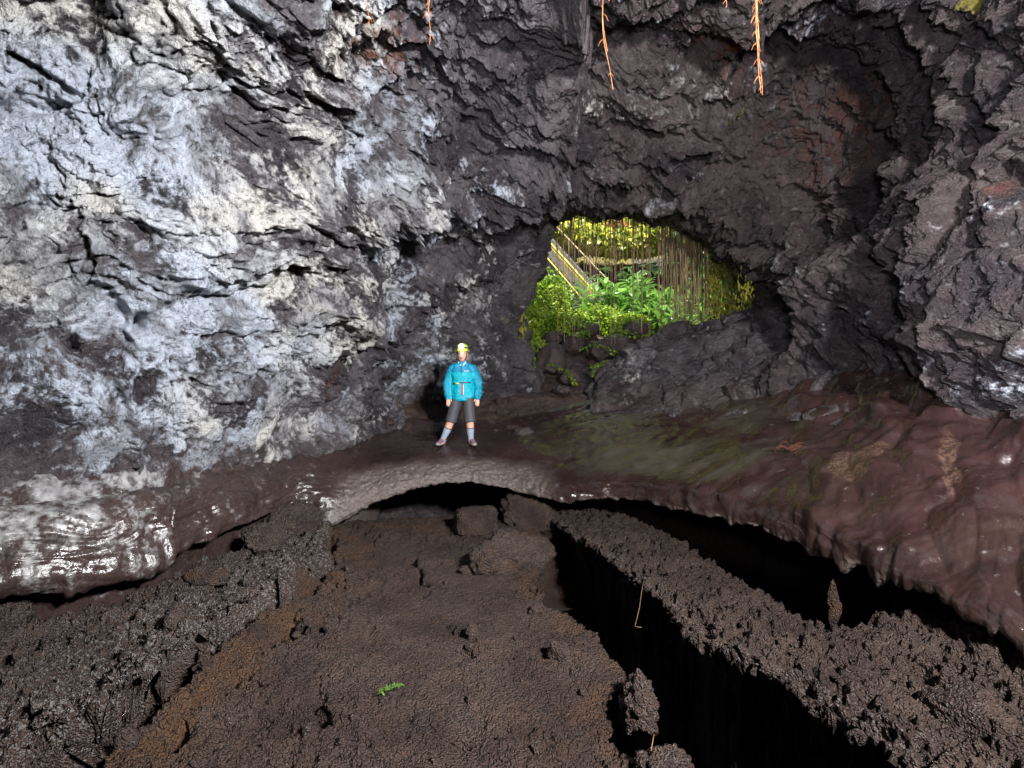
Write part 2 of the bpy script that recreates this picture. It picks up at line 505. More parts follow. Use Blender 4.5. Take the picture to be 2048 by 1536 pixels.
step_edge([(250,860),(225,770),(245,650),(215,560)], 0.20, 140)
bulge(850, 800, 60, 75, -0.55)
bulge(1060, 110, 110, 130, 0.28)
bulge(570, 400, 80, 80, 0.28, 2.0)
bulge(240, 470, 130, 110, 0.25)
bulge(240, 870, 120, 110, 0.22)
bulge(170, 90, 60, 60, -0.25)
bulge(280, 300, 120, 70, 0.2)
bulge(110, 780, 110, 90, 0.22)
for g, w, dp in (([(-20,205),(60,225),(150,215)], 12, 0.28), ([(20,105),(90,150),(160,195)], 9, 0.22), ([(275,640),(276,652)], 13, 0.45),
                 ([(135,672),(145,690)], 12, 0.4), ([(430,135),(520,150),(640,185)], 9, 0.2), ([(508,375),(560,420),(595,445)], 6, 0.2),
                 ([(360,590),(440,570),(500,560)], 6, 0.16), ([(520,515),(560,525),(600,505)], 9, 0.28), ([(640,620),(700,700),(690,780)], 7, 0.14),
                 ([(165,840),(120,835),(110,825)], 6, 0.15), ([(690,640),(720,700),(780,690),(860,720)], 8, 0.18), ([(700,850),(780,830),(850,800)], 8, 0.2),
                 ([(1880,520),(1872,600),(1880,640)], 20, 0.55), ([(1800,515),(1815,550)], 24, 0.45), ([(1880,690),(1872,800),(1868,930)], 9, 0.4),
                 ([(1600,650),(1570,690)], 26, 0.45), ([(1700,700),(1680,740),(1640,740)], 12, 0.3), ([(1820,-20),(1880,120),(1985,300)], 10, 0.25),
                 ([(1720,620),(1760,700)], 7, 0.2), ([(2030,690),(2035,830)], 8, 0.25), ([(1960,560),(1975,610)], 8, 0.25),
                 ([(1250,150),(1340,160),(1440,180),(1500,150)], 7, 0.18), ([(1180,220),(1290,235),(1400,225),(1490,240)], 8, 0.2),
                 ([(1100,300),(1220,290),(1330,310),(1450,330)], 8, 0.2), ([(1450,560),(1520,600)], 8, 0.15), ([(1560,380),(1680,400),(1790,330)], 8, 0.2),
                 ([(1420,430),(1500,480),(1610,500)], 9, 0.2), ([(1440,500),(1520,560),(1620,560)], 8, 0.18), ([(1000,330),(1040,300)], 6, 0.15),
                 ([(760,270),(830,300),(850,360)], 7, 0.15), ([(870,60),(900,150),(870,220)], 7, 0.15), ([(640,200),(700,260),(690,340)], 7, 0.15)):
    groove(g, w, dp)
far = sstep(12.2, 13.8, Pf[:, 1])
d = d * (1 - 0.5 * far) * (1 - 0.25 * sstep(10.0, 12.0, Pf[:, 1]))
d -= 0.9 * sstep(CZ - 0.95, CZ - 1.5, Pf[:, 2]) * sstep(10.5, 9.5, Pf[:, 1])
d -= 0.55 * sstep(640, 860, Vp) * sstep(1560, 1720, U) * vis
near0 = sstep(4.6, 3.4, Pf[:, 1])
d = d * (1 - 0.6 * near0) - 0.25 * near0
d += 0.012 * fbm(Pf * 26, 2, 0.6, seed=18)
D = Nn * d[:, None]
D[:, 2] -= 0.05 * np.maximum(saw1 - 0.5, 0) * mflake * (1 - smooth_low) + 0.08 * np.maximum(d, 0) * vis   # lips sag downwards
Pd = Pf + D

# what covers the rock, some light and shade painted in
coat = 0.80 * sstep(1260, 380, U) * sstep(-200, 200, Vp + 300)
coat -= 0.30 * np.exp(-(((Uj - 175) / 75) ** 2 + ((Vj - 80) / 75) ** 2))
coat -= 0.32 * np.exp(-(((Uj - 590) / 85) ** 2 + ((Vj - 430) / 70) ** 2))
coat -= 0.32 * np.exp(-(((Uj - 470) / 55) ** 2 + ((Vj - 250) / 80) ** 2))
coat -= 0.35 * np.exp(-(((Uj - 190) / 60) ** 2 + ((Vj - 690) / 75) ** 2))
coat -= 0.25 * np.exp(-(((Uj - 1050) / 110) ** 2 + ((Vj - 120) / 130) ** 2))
coat += 0.22 * np.exp(-(((Uj - 250) / 150) ** 2 + ((Vj - 480) / 140) ** 2))  # crust whitened at the flash hot spot, its brightness painted in
coat += 0.20 * np.exp(-(((Uj - 280) / 150) ** 2 + ((Vj - 860) / 80) ** 2))  # same for the lower hot spot: light put into the crust colour
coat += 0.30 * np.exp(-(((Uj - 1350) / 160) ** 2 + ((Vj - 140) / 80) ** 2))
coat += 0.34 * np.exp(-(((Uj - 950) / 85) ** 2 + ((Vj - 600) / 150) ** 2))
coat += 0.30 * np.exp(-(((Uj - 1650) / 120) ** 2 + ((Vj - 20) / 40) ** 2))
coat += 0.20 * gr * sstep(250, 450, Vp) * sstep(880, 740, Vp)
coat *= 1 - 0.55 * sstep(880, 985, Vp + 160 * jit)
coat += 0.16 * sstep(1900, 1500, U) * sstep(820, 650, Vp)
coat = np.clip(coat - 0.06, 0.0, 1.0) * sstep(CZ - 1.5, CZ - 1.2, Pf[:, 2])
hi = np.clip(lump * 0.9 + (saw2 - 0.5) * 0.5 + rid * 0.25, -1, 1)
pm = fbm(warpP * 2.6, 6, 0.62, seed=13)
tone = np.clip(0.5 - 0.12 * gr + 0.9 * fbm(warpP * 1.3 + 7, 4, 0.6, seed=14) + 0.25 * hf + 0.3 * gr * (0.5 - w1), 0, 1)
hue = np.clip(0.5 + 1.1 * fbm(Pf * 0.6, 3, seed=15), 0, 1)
white = np.clip(coat * 1.05 + pm * 1.0 + hi * 0.5 + 0.45 * fbm(Pf * 0.75, 2, seed=16) + 0.35 * fbm(warpP * 1.6, 2, seed=19) + 0.6 * (0.2 - bil) - 0.36 - 0.25 * ck1 * ckm - 0.12 * ck2, 0, 1) * sstep(0.01, 0.10, coat)  # crust on raised rock; shade of hollows and cracks also put into it
brown = np.clip(0.25 + 0.75 * sstep(950, 1300, U) + np.exp(-(((Uj - 150) / 90) ** 2 + ((Vj - 720) / 80) ** 2)) + sstep(800, 930, Vp) * 0.7, 0, 1)
rust = np.exp(-(((Uj - 735) / 70) ** 2 + ((Vj - 40) / 75) ** 2)) + 0.9 * np.exp(-(((Uj - 1450) / 70) ** 2 + ((Vj - 40) / 60) ** 2)) \
    + 0.6 * np.exp(-(((Uj - 645) / 14) ** 2 + ((Vj - 760) / 60) ** 2)) + 0.5 * np.exp(-(((Uj - 2035) / 30) ** 2 + ((Vj - 375) / 20) ** 2)) \
    + 0.5 * np.exp(-(((Uj - 1650) / 110) ** 2 + ((Vj - 280) / 110) ** 2))
moss = 0.75 * np.exp(-(((Uj - 1465) / 38) ** 2 + ((Vj - 220) / 26) ** 2)) + 0.65 * np.exp(-(((Uj - 1920) / 50) ** 2 + ((Vj - 15) / 30) ** 2)) \
    + 0.6 * np.exp(-(((Uj - 1110) / 35) ** 2 + ((Vj - 325) / 18) ** 2)) + 0.6 * np.exp(-(((Uj - 1090) / 40) ** 2 + ((Vj - 415) / 16) ** 2)) \
    + 0.95 * far * sstep(1380, 1410, U) + 0.42 * np.exp(-(((Uj - 1040) / 12) ** 2 + ((Vj - 640) / 60) ** 2))
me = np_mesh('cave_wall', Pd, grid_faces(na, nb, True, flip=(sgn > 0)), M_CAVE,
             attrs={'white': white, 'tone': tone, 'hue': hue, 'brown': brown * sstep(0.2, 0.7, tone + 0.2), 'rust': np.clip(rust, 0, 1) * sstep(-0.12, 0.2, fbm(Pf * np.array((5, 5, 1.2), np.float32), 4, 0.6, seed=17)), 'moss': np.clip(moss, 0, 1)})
tag(obj('cave_wall', me), 'rough lava tube wall and roof, pale mineral crust at left, dark at right', kind='structure')

# ------------------------------------------------------------------ the terrace that rings the pit: left bench, arch, right bench
ST = [  # back, mid top, lip, foot of the face : (u, v, depth)
    [(-900,800,4.6),(-900,960,3.6),(-800,1120,3.2),(-780,1250,3.2)],
    [(-250,900,5.0),(-240,1000,4.6),(-220,1075,4.3),(-210,1190,4.25)],
    [(-40,900,5.4),(-20,1005,5.0),(0,1062,4.75),(10,1175,4.7)],
    [(150,890,5.9),(150,1000,5.4),(150,1045,5.1),(160,1168,5.0)],
    [(300,880,6.5),(300,985,5.95),(295,1018,5.6),(300,1128,5.45)],
    [(370,870,6.9),(360,960,6.3),(365,1005,6.0),(370,1098,5.85)],
    [(500,860,8.0),(490,930,7.2),(490,965,6.9),(500,1048,6.7)],
    [(620,850,9.2),(600,905,8.2),(590,955,7.7),(575,1018,7.5)],
    [(730,840,10.2),(700,895,8.9),(680,965,8.0),(660,1050,7.65)],
    [(800,835,10.6),(785,885,9.2),(760,950,8.2),(745,1008,7.95)],
    [(880,840,10.4),(870,884,9.1),(850,940,8.25),(845,973,8.1)],
    [(950,840,10.4),(945,886,9.1),(945,936,8.3),(945,966,8.15)],
    [(1030,835,10.6),(1020,880,9.25),(1030,948,8.2),(1030,982,8.0)],
    [(1120,815,10.6),(1110,860,9.5),(1110,962,7.8),(1112,1000,7.6)],
    [(1190,800,10.5),(1190,840,9.4),(1200,952,7.6),(1205,996,7.45)],
    [(1300,785,10.2),(1290,835,9.0),(1310,952,7.1),(1315,1010,6.95)],
    [(1430,780,9.4),(1420,850,8.1),(1430,970,6.4),(1435,1034,6.25)],
    [(1580,770,8.2),(1560,870,6.9),(1560,1000,5.6),(1560,1072,5.45)],
    [(1740,750,7.0),(1710,905,5.6),(1700,1050,4.75),(1700,1120,4.65)],
    [(1900,720,6.0),(1870,950,4.7),(1850,1105,4.1),(1845,1172,4.0)],
    [(2080,700,5.2),(2030,1000,4.1),(2010,1190,3.55),(2000,1262,3.45)],
    [(2260,680,4.6),(2200,1050,3.6),(2180,1280,3.1),(2170,1360,3.0)],
    [(2900,600,3.6),(2800,1100,2.6),(2750,1450,2.2),(2740,1550,2.15)],
]
net = []
for A, B, C, E in ST:
    a, b, c, e = W(*A), W(*B), W(*C), W(*E)
    o = (a - e); o[2] = 0; o /= np.linalg.norm(o)
    dd = (c + e) / 2 - o * (0.03 if len(net) < 8 else 0.09)
    net.append([a + o * 1.0 + np.array((0, 0, 0.35 if not 8 < len(net) < 16 else -0.6)), a, (a + b) / 2 + np.array((0, 0, -0.03)), b, (b + c) / 2 + np.array((0, 0, 0.03)), c, dd, e,
                e + o * 0.45 + np.array((0, 0, 0.10 if 8 < len(net) else -0.02)), e + o * (1.8 if 8 < len(net) else 0.9) + np.array((0, 0, 0.05 if 8 < len(net) else -1.6))])
tT = seg_t([6, 24, 50, 50, 40, 40, 45, 45, 40, 36, 36, 36, 40, 40, 50, 55, 60, 65, 70, 70, 50, 10])
tP = seg_t([6, 30, 36, 30, 34, 26, 26, 10, 6])
T = loft(net, tT, tP)
na, nb = T.shape[:2]
Nn = grid_normals(T)
if Nn[na // 2, 60, 2] < 0: Nn = -Nn
Nn = Nn.reshape(-1, 3).astype(np.float32); Pf = T.reshape(-1, 3).astype(np.float32)
U, Vp = proj(Pf)
pp = np.tile(tP, (na, 1)).ravel(); tt = np.repeat(tT, nb)
wp = Pf + 0.3 * np.stack([fbm(Pf * 1.1, 2, seed=41), fbm(Pf * 1.1, 2, seed=42), fbm(Pf * 1.1, 2, seed=43)], 1)
archm = sstep(7.6, 8.6, tt) * sstep(13.2, 12.4, tt)               # the arch: rough ash-coloured band
rightm = sstep(12.6, 13.6, tt); leftm = sstep(8.4, 7.2, tt)
face = sstep(4.6, 5.4, pp)
rough = np.clip(archm * sstep(4.2, 4.9, pp + 0.35 * fbm(Pf * 2, 3, seed=44)) + 0.9 * rightm * sstep(6.4, 6.9, pp + fbm(Pf * 4, 2, seed=49) * 0.5), 0, 1)
d = 0.05 * fbm(wp * 1.3, 3, seed=45)
ropes = fbm(np.stack([wp[:, 0] * 0.7, wp[:, 1] * 2.4, wp[:, 2]], 1) * 2.2, 3, 0.5, seed=46, ridge=True)
d += 0.018 * ropes * (0.3 + 0.7 * rightm)
# lobes of glazed lava on the drape that climbs the right wall
w1, w2, wc = worley(wp * np.array((2.0, 2.0, 2.6)), 9)
lobe = sstep(3.2, 2.0, pp) * (rightm * sstep(1480, 1650, U) + 0.5 * leftm)
d += lobe * 0.22 * (0.55 - w1)
w1c = worley(np.stack([tt * 1.5 + 0.6 * fbm(wp * 1.2, 2, seed=36), pp * 0.62 + 0.7 * fbm(wp * 1.1, 2, seed=37), tt * 0 + 0.5], 1), 31)[0]
d += rightm * sstep(1380, 1600, U) * 0.17 * (0.5 - w1c) * sstep(6.4, 5.0, pp)
sl = np.stack([tt * 2.6 + 0.5 * fbm(wp * 1.5, 2, seed=55), pp * 0.55 + fbm(wp * 1.2, 2, seed=56), tt * 0], 1)
d += (rightm * sstep(1500, 1680, U) * 0.012 + leftm * 0.10 * sstep(3.6, 2.4, pp)) * fbm(sl, 3, 0.5, seed=57, ridge=True) * sstep(6.0, 4.6, pp)
w1b = worley(wp * np.array((4.5, 4.5, 5.0), np.float32), 10)[0]
d += rightm * 0.05 * (0.5 - w1b) * sstep(-0.1, 0.25, fbm(wp * 0.9, 2, seed=54) + 0.25 * lobe) * (1 - rough)
d += face * 0.06 * fbm(wp * 3.0, 3, seed=47) * (1 - 0.6 * archm)
d += rough * (0.045 * fbm(Pf * 9, 4, 0.65, seed=48) + 0.03 * (0.5 - worley(Pf * 14, 5)[0]))
Pd = Pf + Nn * d[:, None]
lay = fbm(np.stack([wp[:, 0] * 0.8, wp[:, 1] * 0.8, wp[:, 2] * 7], 1), 4, 0.6, seed=33, ridge=True)
Pd += Nn * (leftm * sstep(3.8, 5.0, pp) * (0.045 * lay + 0.10 * fbm(wp * 1.8, 3, seed=34) - 0.02) + leftm * 0.02 * fbm(Pf * 9, 3, 0.6, seed=35))[:, None]
w1d_ = worley(wp * np.array((7, 7, 8), np.float32), 14)[0]
Pd += Nn * (rightm * (1 - rough) * (0.024 * (0.5 - w1d_) * sstep(-0.25, 0.2, fbm(wp * 1.1, 2, seed=38)) + 0.010 * sstep(1450, 1650, U) * fbm(np.stack([tt * 3, pp * 1.6 + 0.8 * fbm(wp, 2, seed=39), tt * 0], 1), 2, seed=40, ridge=True)))[:, None]
# drips: the foot of the face hangs in teeth
w1d, w2d, wcd = worley(np.stack([tt * 4.0 + 1.6 * fbm(np.stack([tt * 1.2, tt * 0, tt * 0], 1), 2, seed=50), tt * 0 + 0.5, tt * 0 + 0.5], 1) * np.array((1, 1, 1), np.float32), 12)
tooth = np.clip(w1d * 1.5, 0, 1)
near_ = sstep(15.5, 20, tt)
toothamp = (rightm * (0.035 + 0.10 * near_) + leftm * 0.05) * (0.05 + 1.6 * wcd ** 3)
hang = np.exp(-((pp - 7.0) / 0.6) ** 2)
Pd[:, 2] -= hang * toothamp * (1 - tooth) ** 1.2 * 1.5
Pd[:, 2] += hang * rightm * 0.06 * fbm(np.stack([tt * 2.0, tt * 0, tt * 0], 1), 3, seed=51)
groovy = np.exp(-((pp - 6.2) / 0.9) ** 2) * rightm
Pd += Nn * (groovy * 0.02 * (0.6 - tooth))[:, None]
# a joint where the left bench has broken
js = np.exp(-((tt - 4.55 - 0.12 * np.sin(pp * 2)) / 0.035) ** 2) * sstep(3.4, 4.2, pp)
Pd -= Nn * (0.14 * js)[:, None]
Pd += Nn * (0.10 * sstep(4.6, 4.5, tt) * leftm * sstep(3.4, 4.2, pp))[:, None]
moss = rightm * sstep(1.2, 2.2, pp) * sstep(5.3, 4.6, pp) * np.exp(-((U - 1330) / 260) ** 2) * 0.9 + rightm * 0.10 * sstep(1700, 1900, U) * sstep(2, 4, pp)
pmt = fbm(np.stack([wp[:, 0], wp[:, 1], wp[:, 2] * 0.6], 1) * 2.6, 5, 0.62, seed=13)
coat = leftm * (0.14 * sstep(4.2, 2.0, pp) + 0.34 * sstep(4.7, 4.4, tt) * sstep(9, 3, pp) + pmt * 1.0) * sstep(760, 480, U)
coat += 0.12 * rightm * sstep(1650, 1750, U) * sstep(2.4, 1.2, pp)
rust = np.clip(rough * 0.25 + rightm * 0.05 * face, 0, 1)
sand = np.exp(-(((U - 1700 + 80 * fbm(Pf * 3, 3, seed=58)) / 55) ** 2 + ((Vp - 935 + 0.35 * (U - 1700)) / 30) ** 2)) + np.exp(-(((U - 1905 + 60 * fbm(Pf * 3, 3, seed=59)) / 25) ** 2 + ((Vp - 930) / 60) ** 2))
sand = sstep(0.3, 0.5, sand + 0.5 * fbm(Pf * 5, 3, seed=60))* rightm
rust = np.clip(rust + sand, 0, 1)
rough = np.clip(rough + 0.19 * leftm + 0.12 * sand + sstep(1.5, 0.9, pp) * sstep(8, 10, tt) * sstep(16, 15, tt), 0, 1)
TERR = Pd.copy()
tone = np.clip(0.5 + 1.1 * fbm(wp * 1.2, 5, 0.6, seed=52), 0, 1)
moss = moss * sstep(-0.25, 0.25, fbm(np.stack([wp[:, 0] * 0.8, wp[:, 1] * 2.2, wp[:, 2]], 1), 4, 0.55, seed=53))
me = np_mesh('lava_terrace', Pd, grid_faces(na, nb), M_PAH, attrs={'tone': tone, 'rough': rough, 'moss': np.clip(moss, 0, 1), 'coat': np.clip(coat, 0, 1), 'rust': rust})
tag(obj('lava_terrace', me), 'glazed brown lava terrace with arched middle and dripping right edge', kind='structure')

# ------------------------------------------------------------------ the broken floor inside the terrace
u = np.linspace(-260, 2320, 1010)
v = np.concatenate([np.linspace(972, 1010, 50, endpoint=False), np.linspace(1010, 1600, 420), [1640, 1720, 1850, 2100, 2600]])
UU, VV = np.meshgrid(u, v)
Y = 2.0 / ((VV - 768) / F)
X = (UU - 1024) / F * Y
Y = Y.ravel().astype(np.float32); X = X.ravel().astype(np.float32)
P2 = np.stack([X, Y, np.zeros_like(X)], 1)
jx = 0.17 * fbm(P2 * 2.2, 4, 0.6, seed=61) + 0.05 * fbm(P2 * 9, 3, 0.6, seed=63); jy = 0.17 * fbm(P2 * 2.2 + 9, 4, 0.6, seed=62) + 0.05 * fbm(P2 * 9, 3, 0.6, seed=64)
Xj, Yj = X + jx, Y + jy
def wl(pts, z): return [tuple(Wz(p[0], p[1], z)[:2]) for p in pts]
def sd_poly(pts):
    b, s = poly_dist(Xj, Yj, pts + pts[:1])
    return np.where(in_poly(Xj, Yj, pts), b, -b)
def outward(q):                         # unit direction in which the signed distance q falls
    G = q.reshape(len(v), len(u)); XX = X.reshape(G.shape); YG = Y.reshape(G.shape)
    gu, gv = np.gradient(G, axis=1), np.gradient(G, axis=0)
    xu, xv, yu, yv = np.gradient(XX, axis=1), np.gradient(XX, axis=0), np.gradient(YG, axis=1), np.gradient(YG, axis=0)
    det = xu * yv - xv * yu
    gx = (gu * yv - gv * yu) / det; gy = (gv * xu - gu * xv) / det
    L = np.hypot(gx, gy) + 1e-6
    return -(gx / L).ravel(), -(gy / L).ravel()
OX = np.zeros_like(X); OY = np.zeros_like(X)
def undercut(q, depth, reach, pts, a=0.03, b=0.10, c=0.22):
    global z
    b0, s0 = poly_dist(X, Y, pts + pts[:1])
    gx, gy = outward(np.where(in_poly(X, Y, pts), b0, -b0))
    q0 = np.where(in_poly(X, Y, pts), b0, -b0)
    qq = np.minimum(q, q0 + 0.22)
    wl_ = 0.11 if depth > 1.5 else 0.08
    z -= depth * (0.03 * sstep(0, a, qq) + 0.07 * sstep(a, b, qq) + 0.90 * np.clip((qq - b) / wl_, 0, 1))
    r = (reach * sstep(a * 0.3, b, qq) + np.clip(qq - b, 0, wl_)) * sstep(b + wl_ + 0.5, b + wl_ + 0.02, q0)
    OX[:] += gx * r; OY[:] += gy * r
big = fbm(P2 * 0.8, 3, seed=65); med = fbm(P2 * 2.6, 4, 0.55, seed=66); fin = fbm(P2 * 9, 4, 0.62, seed=67)
z = -2.02 + 0.05 * big + 0.05 * med
# left shelf, a step higher than the middle slab
stepl = wl([(655,1062),(640,1130),(600,1168),(520,1215),(430,1262),(330,1352),(230,1432),(70,1540),(-60,1640)], -1.95)
b, s = poly_dist(Xj, Yj, stepl)
left = -b * s                                                    # + on the left shelf
ls = sstep(-0.03, 0.05, left)
z += ls * (0.13 * np.exp(-np.maximum(left, 0) / 0.8) + 0.05 + 0.12 * med)
z -= 0.55 * np.exp(-((left + 0.05) / 0.055) ** 2) * sstep(-0.05, 0.22, fbm(P2 * 1.3, 2, seed=68) + 0.12)
OX -= 0.05 * np.exp(-((left + 0.02) / 0.05) ** 2) * 0
b2, s2 = poly_dist(Xj, Yj, wl([(640,1150),(520,1240),(400,1330),(250,1440),(130,1520)], -2.0))
z += 0.10 * np.exp(-((b2 + 0.0) / 0.14) ** 2) * np.where(s2 < 0, 1, 0.6)
b3, s3 = poly_dist(Xj, Yj, wl([(600,1230),(560,1260),(470,1350),(390,1420),(330,1480)], -2.0))
z -= 0.40 * np.exp(-(b3 / 0.05) ** 2) * sstep(-0.1, 0.25, fbm(P2 * 2.1, 2, seed=78))
# gutter under the left bench
gl = sd_poly(wl([(60,1228),(190,1196),(330,1142),(450,1098),(560,1042),(630,995),(560,960),(330,1000),(60,1060)], -1.85))
z -= 1.1 * sstep(-0.03, 0.10, gl)
# middle slab: scarps
for pts, a, w_ in (([(640,1250),(700,1180),(690,1120)], 0.05, 0.3), ([(940,1210),(1040,1180),(1075,1185)], 0.06, 0.25), ([(890,1245),(930,1265),(945,1270)], 0.05, 0.15),
                   ([(825,1110),(850,1165)], -0.12, 0.03), ([(915,1290),(935,1300)], -0.14, 0.035), ([(640,1390),(655,1440)], -0.12, 0.04), ([(640,1245),(655,1230)], -0.12, 0.05),
                   ([(720,1060),(800,1075),(930,1080)], 0.05, 0.2), ([(820,1115),(900,1125),(960,1140)], 0.05, 0.12), ([(560,1250),(600,1265)], -0.14, 0.05), ([(410,1150),(470,1140)], -0.14, 0.06)):
    b, s = poly_dist(Xj, Yj, wl(pts, -2.0))
    z += a * np.exp(-(b / w_) ** 2) if a < 0 else a * np.where(s > 0, 1, -1) * np.exp(-b / w_) * 0.5
# levee at the right
lv = sd_poly(wl([(1090,985),(1130,990),(1230,1005),(1300,1035),(1400,1085),(1490,1140),(1590,1195),(1650,1232),(1740,1232),(1860,1238),(1960,1270),(2060,1310),(2320,1440),(2320,1750),(2000,1750),(1800,1536),(1690,1452),(1560,1372),(1470,1330),(1385,1275),(1320,1205),(1210,1130),(1120,1065),(1060,1010)], -1.85))
inl = sstep(-0.05, 0.10, lv)
z = z * (1 - inl) + inl * (-1.97 + 0.13 * sstep(0.0, 0.35, lv) + 0.07 * med + 0.16 * sstep(2.3, 3.2, X) + 0.05 * big)
# trench between slab and levee, and the drop between levee and right bench
TRP = wl([(1082,1048),(1115,1060),(1210,1132),(1318,1210),(1380,1280),(1465,1335),(1555,1375),(1690,1456),(1800,1540),(2000,1760),(1330,1760),(1265,1530),(1205,1465),(1215,1410),(1245,1345),(1185,1262),(1095,1205),(1078,1160),(1090,1100)], -1.98)
tr = sd_poly(TRP)
undercut(tr, 2.6, 0.50, TRP, 0.02, 0.06)
RGP = wl([(1132,985),(1230,1000),(1300,1030),(1400,1083),(1490,1138),(1590,1193),(1650,1232),(1740,1232),(1860,1240),(1960,1272),(2050,1308),(2400,1480),(2700,1300),(2100,1000),(1600,940),(1130,940)], -1.78)
rg = sd_poly(RGP)
undercut(rg, 1.9, 0.35, RGP)
for cp in ([(560,1185),(470,1230),(395,1272),(405,1292),(480,1255),(568,1208)], [(385,1298),(300,1372),(190,1438),(85,1520),(55,1562),(150,1556),(225,1470),(330,1392),(402,1322)], [(592,1232),(556,1256),(575,1278),(618,1258)],
           [(655,1060),(640,1110),(600,1160),(618,1168),(655,1128),(668,1085)], [(905,1290),(925,1286),(940,1300),(920,1306)], [(640,1238),(655,1232),(660,1250),(645,1258)]):
    q_ = wl(cp, -1.97)
    undercut(sd_poly(q_), 0.9, 0.12, q_, 0.015, 0.05)
# hollow beneath the arch
ah = sd_poly([(-2.5, 8.35), (-0.95, 8.55), (-0.05, 8.45), (0.35, 8.3), (0.6, 9.2), (0.6, 14), (-4, 14), (-3.2, 9.0)])
z -= 1.8 * sstep(0.0, 0.25, ah)
# clinker
cl = 0.55 + 0.45 * sstep(-0.2, 0.4, fbm(P2 * 1.1, 2, seed=69)) + 0.7 * ls + 0.7 * inl
calm = np.exp(-(((X + 0.3) / 1.1) ** 2 + ((Y - 5.2) / 2.4) ** 2))
calm = calm * sstep(-0.25, 0.15, fbm(P2 * 1.4, 3, seed=79) + 0.1)
cl = cl * (1 - 0.70 * calm) * (0.75 + 0.5 * sstep(-0.3, 0.4, fbm(P2 * 0.9 + 3, 3, seed=29)))
z += cl * 0.03 * fbm(P2 * 4.5, 3, 0.6, seed=70)
hole = sstep(0.40, 0.52, fbm(P2 * 5.5, 2, seed=71)) * (0.25 + ls + 0.6 * inl)
z -= 0.26 * hole
rust = np.clip(0.9 * np.exp(-((left + 0.28) / 0.28) ** 2) * (1 - ls) + 0.5 * sstep(0.5, -0.2, tr * -1 - 0.1) * 0 + 0.55 * np.exp(-((tr + 0.10) / 0.12) ** 2) * (1 - inl)
               + 0.8 * np.exp(-((Y - 8.0) / 0.4) ** 2) * sstep(-2.2, -1.8, X) * sstep(-0.2, -0.6, X) + 0.16 + 0.15 * big, 0, 1) * (1 - 0.75 * inl)
coat = np.clip(0.85 * ls * np.exp(-((left - 0.25) / 0.45) ** 2) + 0.45 * ls + 0.2 * inl + 0.35 * np.exp(-((tr + 0.05) / 0.08) ** 2) * inl, 0, 1)  # left shelf lightened in colour to stand in for flash light
rust = rust * sstep(-0.16, 0.22, fbm(P2 * 2.2, 5, 0.6, seed=72) + 0.05)
tone = np.clip(0.5 + 1.0 * fbm(P2 * 1.6, 5, 0.62, seed=73) - 0.15 * inl * 0, 0, 1)
FLOOR = np.stack([X + OX, Y + OY, CZ + z], 1).astype(np.float32)
Nf = grid_normals(FLOOR.reshape(len(v), len(u), 3)).reshape(-1, 3).astype(np.float32)
if Nf[len(Nf) // 2, 2] < 0: Nf = -Nf
f3 = FLOOR + 0.04 * np.stack([fbm(FLOOR * 6, 2, seed=74), fbm(FLOOR * 6, 2, seed=75), fbm(FLOOR * 6, 2, seed=76)], 1)
w1 = worley(f3 * 9, 6)[0]; w3 = worley(f3 * 21, 7)[0]
w5 = worley(FLOOR * 44, 8)[0]
dd = cl * (0.055 * fbm(f3 * 8, 4, 0.65, seed=77) + 0.085 * (0.45 - w1) + 0.060 * (0.45 - w3)) + 0.022 * (1 - 0.6 * calm) * (0.45 - w5)
FLOOR = FLOOR + Nf * dd[:, None]
me = np_mesh('lava_floor', FLOOR, grid_faces(len(v), len(u), flip=True), M_AA, attrs={'rust': rust, 'coat': coat, 'tone': tone})
tag(obj('lava_floor', me), 'rough clinkery brown lava floor with a black trench', kind='structure')

def ground_z(arr, x, y):
    dq = (arr[:, 0] - x) ** 2 + (arr[:, 1] - y) ** 2
    k = np.argsort(dq)[:6]
    return float(arr[k, 2].max())

# ------------------------------------------------------------------ passage, mound, pit outside the mouth
def mat_soil():
    n = NT('passage_rubble')
    mid = n.noise(9, 4, 0.7); fine = n.noise(45, 3, 0.7)
    c = n.mix(n.ramp(mid, 0.35, 0.65), (0.030, 0.019, 0.016), (0.070, 0.042, 0.032))
    c = n.mix(n.ramp(fine, 0.60, 0.70, 0, 0.7), c, (0.20, 0.16, 0.11))
    h = n.math('ADD', mid, n.math('MULTIPLY', fine, 0.5))
    return n.done(c, n.ramp(fine, 0.35, 0.65, 0.7, 0.3), n.bump(h, 1.0, 0.06), 0.5)

def mat_boulder():
    n = NT('mossy_boulder')
    mid = n.noise(6, 5, 0.7); fine = n.noise(30, 3, 0.7)
    g = n.t.nodes.new('ShaderNodeNewGeometry')
    sx = n.t.nodes.new('ShaderNodeSeparateXYZ'); n.t.links.new(g.outputs['Normal'], sx.inputs[0])
    c = n.mix(mid, (0.022, 0.016, 0.016), (0.070, 0.055, 0.052))
    m = n.math('ADD', n.math('MULTIPLY', sx.outputs[2], 0.6), n.math('MULTIPLY', n.math('SUBTRACT', mid, 0.5), 1.6))
    m = n.math('MULTIPLY', n.ramp(m, 0.40, 0.62), n.attr('moss'))
    c = n.mix(m, c, n.mix(fine, (0.06, 0.085, 0.012), (0.19, 0.20, 0.03)))
    return n.done(c, 0.65, n.bump(n.math('ADD', mid, n.math('MULTIPLY', fine, 0.4)), 0.9, 0.06), 0.4)

